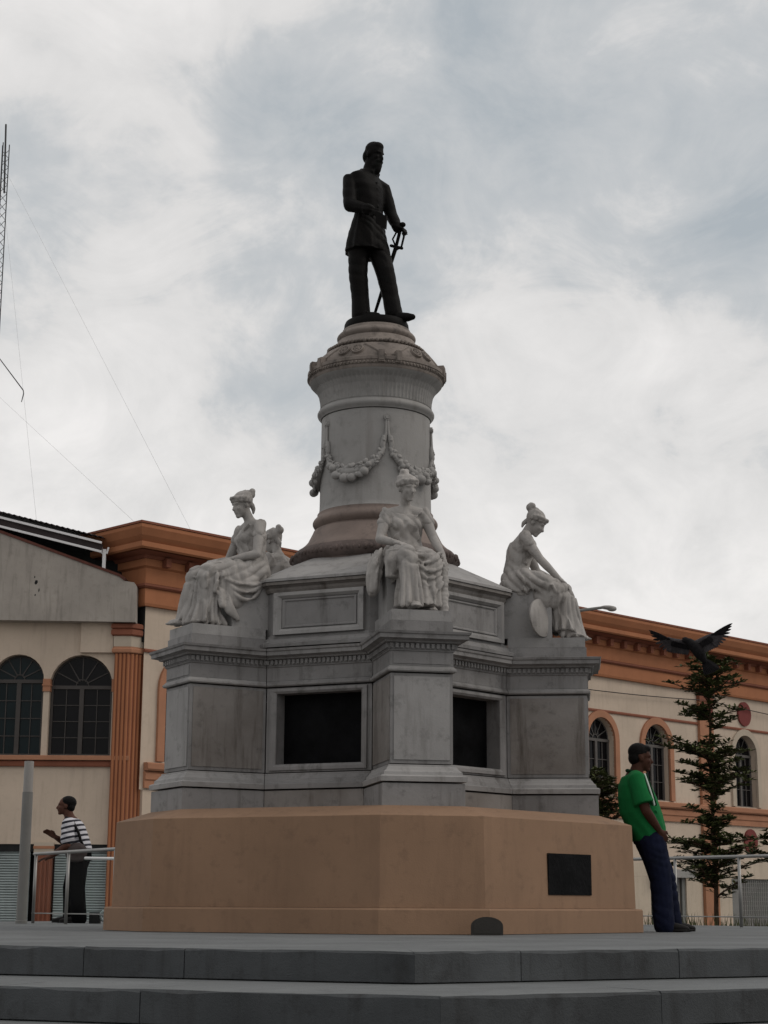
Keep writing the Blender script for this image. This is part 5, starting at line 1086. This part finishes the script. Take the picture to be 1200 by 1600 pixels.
# ------------------------------------------------------------------ young trees in a planting bed behind the railing
tag(MB().box(2.4, 9.0, 7.3, 10.5, GZ + 0.001, -0.16).build('planting_bed', 'soil'), kind='structure')
def leaf(mb, p, d, up, l, w):
    d = d.normalized(); s_ = d.cross(up); 
    if s_.length < 1e-3: s_ = V((1, 0, 0))
    s_.normalize(); n_ = s_.cross(d)
    mb.add([p, p + d * l * 0.55 + s_ * w + n_ * l * 0.06, p + d * l, p + d * l * 0.55 - s_ * w + n_ * l * 0.06], [(0, 1, 2, 3)])
def tiered_tree(label, loc, tiers, seed, trunk_top, leaf_len=0.10, group=None, trunk_r=0.035):
    """tiers: (height, number of branches, reach, droop, rise)"""
    rg = random.Random(seed); root = empty('young_tree', loc); tag(root, label, 'tree', group)
    tr = MB(); P = [V((0, 0, 0))]; z = 0
    while z < trunk_top - 0.3: z += 0.35; P.append(V((rg.uniform(-0.012, 0.012), rg.uniform(-0.012, 0.012), z)))
    P.append(V((0, 0, trunk_top)))
    tr.tube(P, [trunk_r * (1 - 0.72 * i / (len(P) - 1)) for i in range(len(P))], 10)
    lv = MB(); top_z = tiers[-1][0]; low_z = tiers[0][0]
    tiers = list(tiers) + [(rg.uniform(low_z, top_z * 0.93), 2, rg.uniform(0.16, 0.5) * (1.1 - 0.5 * q / 14), 0.2, rg.uniform(0.2, 0.7)) for q in range(14)]
    for (z, nb, reach, droop, rise) in tiers:
        a0 = rg.uniform(0, 6.28)
        for k in range(nb):
            a = a0 + 2 * PI * k / nb + rg.uniform(-0.25, 0.25); R_ = reach * rg.uniform(0.45, 1.2); d = V((math.cos(a), math.sin(a), 0)); sd = V((-d.y, d.x, 0))
            B = [V((0, 0, z + rg.uniform(-0.10, 0.10)))]; bend = rg.uniform(-0.25, 0.25)
            for i in range(1, 6): f = i / 5; B.append(B[0] + d * R_ * f + sd * bend * R_ * f * f + V((0, 0, rise * R_ * (f - droop * f * f))))
            tr.tube(B, [0.013 * (1 - 0.75 * i / 5) * (0.5 + 0.5 * min(1, reach / 0.5)) + 0.002 for i in range(6)], 6)
            twigs = []
            for i in range(1, 6):
                nt_ = 1 + int(R_ / 0.30)
                for q in range(nt_):
                    f = (i - 1 + rg.random()) / 5; ii = min(int(f * 5), 4); p = B[ii].lerp(B[ii + 1], f * 5 - ii)
                    sg = rg.choice((-1, 1)); tw = p + (sd * sg * rg.uniform(0.4, 1.0) + d * rg.uniform(0.2, 0.9)).normalized() * rg.uniform(0.05, 0.20) * (0.35 + 0.65 * reach / 0.6) + V((0, 0, rg.uniform(-0.01, 0.05)))
                    tr.tube([p, tw], [0.004, 0.0025], 4); twigs.append((tw, (tw - p).normalized())); 
                    if rg.random() < 0.5: twigs.append((p.lerp(tw, 0.5), (tw - p).normalized()))
            twigs.append((B[-1], (B[-1] - B[-2]).normalized()))
            for p, td in twigs:
                n_l = rg.randint(5, 8); b0 = rg.uniform(0, 6.28)
                for q in range(n_l):
                    aa = b0 + 2 * PI * q / n_l + rg.uniform(-0.4, 0.4); dd_ = V((math.cos(aa), math.sin(aa), rg.uniform(-0.15, 0.55))) + td * 0.5
                    leaf(lv, p, dd_, V((rg.uniform(-0.4, 0.4), rg.uniform(-0.4, 0.4), 1)), leaf_len * rg.uniform(0.6, 1.15), leaf_len * rg.uniform(0.16, 0.26))
    tr.build('trunk', 'bark', root, 'all'); lv.build('crown', 'leaf', root); return root
gz = -0.16
T1 = [(0.60, 4, 0.55, 0.15, 0.55), (0.78, 6, 0.66, 0.2, 0.45), (0.95, 7, 0.72, 0.25, 0.40), (1.12, 6, 0.62, 0.3, 0.35), (1.28, 5, 0.52, 0.4, 0.3), (1.42, 4, 0.36, 0.4, 0.3), (1.60, 4, 0.20, 0.3, 0.4),
      (1.95, 6, 0.52, 0.2, 0.45), (2.10, 7, 0.60, 0.25, 0.40), (2.25, 6, 0.58, 0.25, 0.4), (2.40, 7, 0.72, 0.2, 0.42), (2.55, 5, 0.36, 0.3, 0.35), (2.95, 4, 0.42, 0.25, 0.5), (3.08, 4, 0.36, 0.3, 0.3), (3.30, 5, 0.46, 0.2, 0.5), (3.42, 6, 0.44, 0.2, 0.5), (3.55, 5, 0.36, 0.2, 0.6), (3.68, 5, 0.28, 0.2, 0.6), (3.80, 5, 0.14, 0, 0.8)]
tiered_tree('slim young tree with tiered branches behind the right-hand railing', (4.78, 8.0, gz), T1, 11, 3.85)
tiered_tree('dark bushy young tree half hidden behind the right pier and the man in green', (3.18, 8.6, gz), [(1.55, 6, 0.45, 0.2, 0.3), (1.7, 7, 0.5, 0.2, 0.3), (1.85, 7, 0.5, 0.2, 0.3), (2.0, 7, 0.45, 0.2, 0.3), (2.12, 6, 0.3, 0.2, 0.4)], 23, 2.2)
tiered_tree('young tree whose leaves just reach in at the right edge above the railing', (5.95, 8.2, gz), [(0.9, 5, 0.40, 0.2, 0.4), (1.1, 6, 0.5, 0.2, 0.35), (1.25, 6, 0.5, 0.2, 0.35), (1.4, 5, 0.4, 0.2, 0.35)], 31, 1.6)
gr = MB(); rg = random.Random(8)
for i in range(420):
    p = V((rg.uniform(3.4, 6.2), rg.uniform(7.35, 8.4), gz)); h_ = rg.uniform(0.10, 0.34); w_ = rg.uniform(0.004, 0.009); l_ = V((rg.uniform(-0.3, 0.3), rg.uniform(-0.3, 0.3), 1)) * h_
    gr.add([p - V((w_, 0, 0)), p + V((w_, 0, 0)), p + l_ * 0.6 + V((w_ * 0.6, 0, 0)), p + l_, p + l_ * 0.6 - V((w_ * 0.6, 0, 0))], [(0, 1, 2, 3, 4)])
tag(gr.build('grass', 'grass_leaf'), 'thin grass growing round the young tree behind the railing', 'grass', kind='stuff')

# ------------------------------------------------------------------ pigeon in flight
pg = empty('pigeon', (2.84, -1.6, 2.44)); tag(pg, 'dark pigeon with spread wings flying above the slim tree', 'bird')
b = MB(); b.tube([(-0.075, -0.02, 0.045), (-0.03, -0.01, 0.01), (0.02, 0.0, -0.055), (0.055, 0.02, -0.11)], [0.040, 0.052, 0.050, 0.026], 12); b.ell((-0.115, -0.03, 0.068), (0.032, 0.027, 0.027)); b.tube([(-0.105, -0.03, 0.066), (-0.07, -0.02, 0.045)], [0.026, 0.036], 10)
blob('body', b, 'feather_dark', pg, 0.007, 2)
MB().tube([(-0.142, -0.036, 0.066), (-0.165, -0.045, 0.058)], [0.009, 0.003], 6).build('beak', 'beak', pg, 'all')
def feather(p, d, nrm, l, w, name, mat):
    p, d, nrm = V(p), V(d).normalized(), V(nrm).normalized(); s_ = d.cross(nrm).normalized(); t_k = nrm * 0.0025
    out = [(0, 0.35), (0.25, 0.8), (0.6, 1.0), (0.88, 0.75), (1.0, 0.15)]; vs = [p + d * l * a + s_ * w * b_ for a, b_ in out] + [p + d * l * a - s_ * w * b_ for a, b_ in out[::-1]]
    n_ = len(vs); mb = MB().add([v + t_k for v in vs] + [v - t_k for v in vs], [tuple(range(n_)), tuple(range(n_, 2 * n_))[::-1]] + [(i, n_ + i, n_ + (i + 1) % n_, (i + 1) % n_) for i in range(n_)])
    return mb.build(name, mat, pg)
def wing(root_p, wrist, tip, trail, nrm, fold=1.0):
    root_p, wrist, tip, trail = V(root_p), V(wrist), V(tip), V(trail).normalized()
    MB().tube([root_p, wrist, wrist.lerp(tip, 0.35)], [0.022, 0.016, 0.008], 8).build('wing_arm', 'feather_grey', pg, 'all')
    out = (tip - wrist).normalized()
    for i in range(9):
        f = i / 8; d = (trail * (1 - f) ** 1.1 + out * (0.15 + f)).normalized(); feather(wrist.lerp(tip, 0.06 + 0.28 * f) + V(nrm) * 0.002 * i, d, nrm, (0.12 + 0.075 * f) * fold, 0.014 - 0.002 * f, 'wing_feather', 'feather_grey' if i < 5 else 'feather_dark')
    for i in range(9):
        f = i / 8; d = (trail + out * 0.25 * f).normalized(); feather(root_p.lerp(wrist, f) - V(nrm) * 0.002 * i, d, nrm, 0.115 + 0.02 * f, 0.019, 'wing_feather', 'feather_grey')
    for i in range(8): f = i / 7; feather(root_p.lerp(wrist, f) + V(nrm) * 0.012, (trail + out * 0.25 * f).normalized(), nrm, 0.06, 0.020, 'covert_feather', 'feather_dark')
wing((-0.02, -0.01, 0.045), (0.075, -0.04, 0.095), (0.205, -0.07, 0.165), (0.55, 0.1, -0.75), (0.15, -0.95, -0.25))
wing((-0.085, -0.01, 0.045), (-0.20, 0.04, 0.075), (-0.335, 0.10, 0.145), (-0.05, 0.45, -0.75), (-0.1, -0.9, -0.5))
for i in range(9): a = -0.42 + 0.105 * i; feather((0.045 + 0.004 * i, 0.02, -0.095), (0.50 + a * 0.9, 0.15, -0.80 + a * 0.5), (0.3, -0.9, 0.1), 0.14, 0.016, 'tail_feather', 'feather_dark')
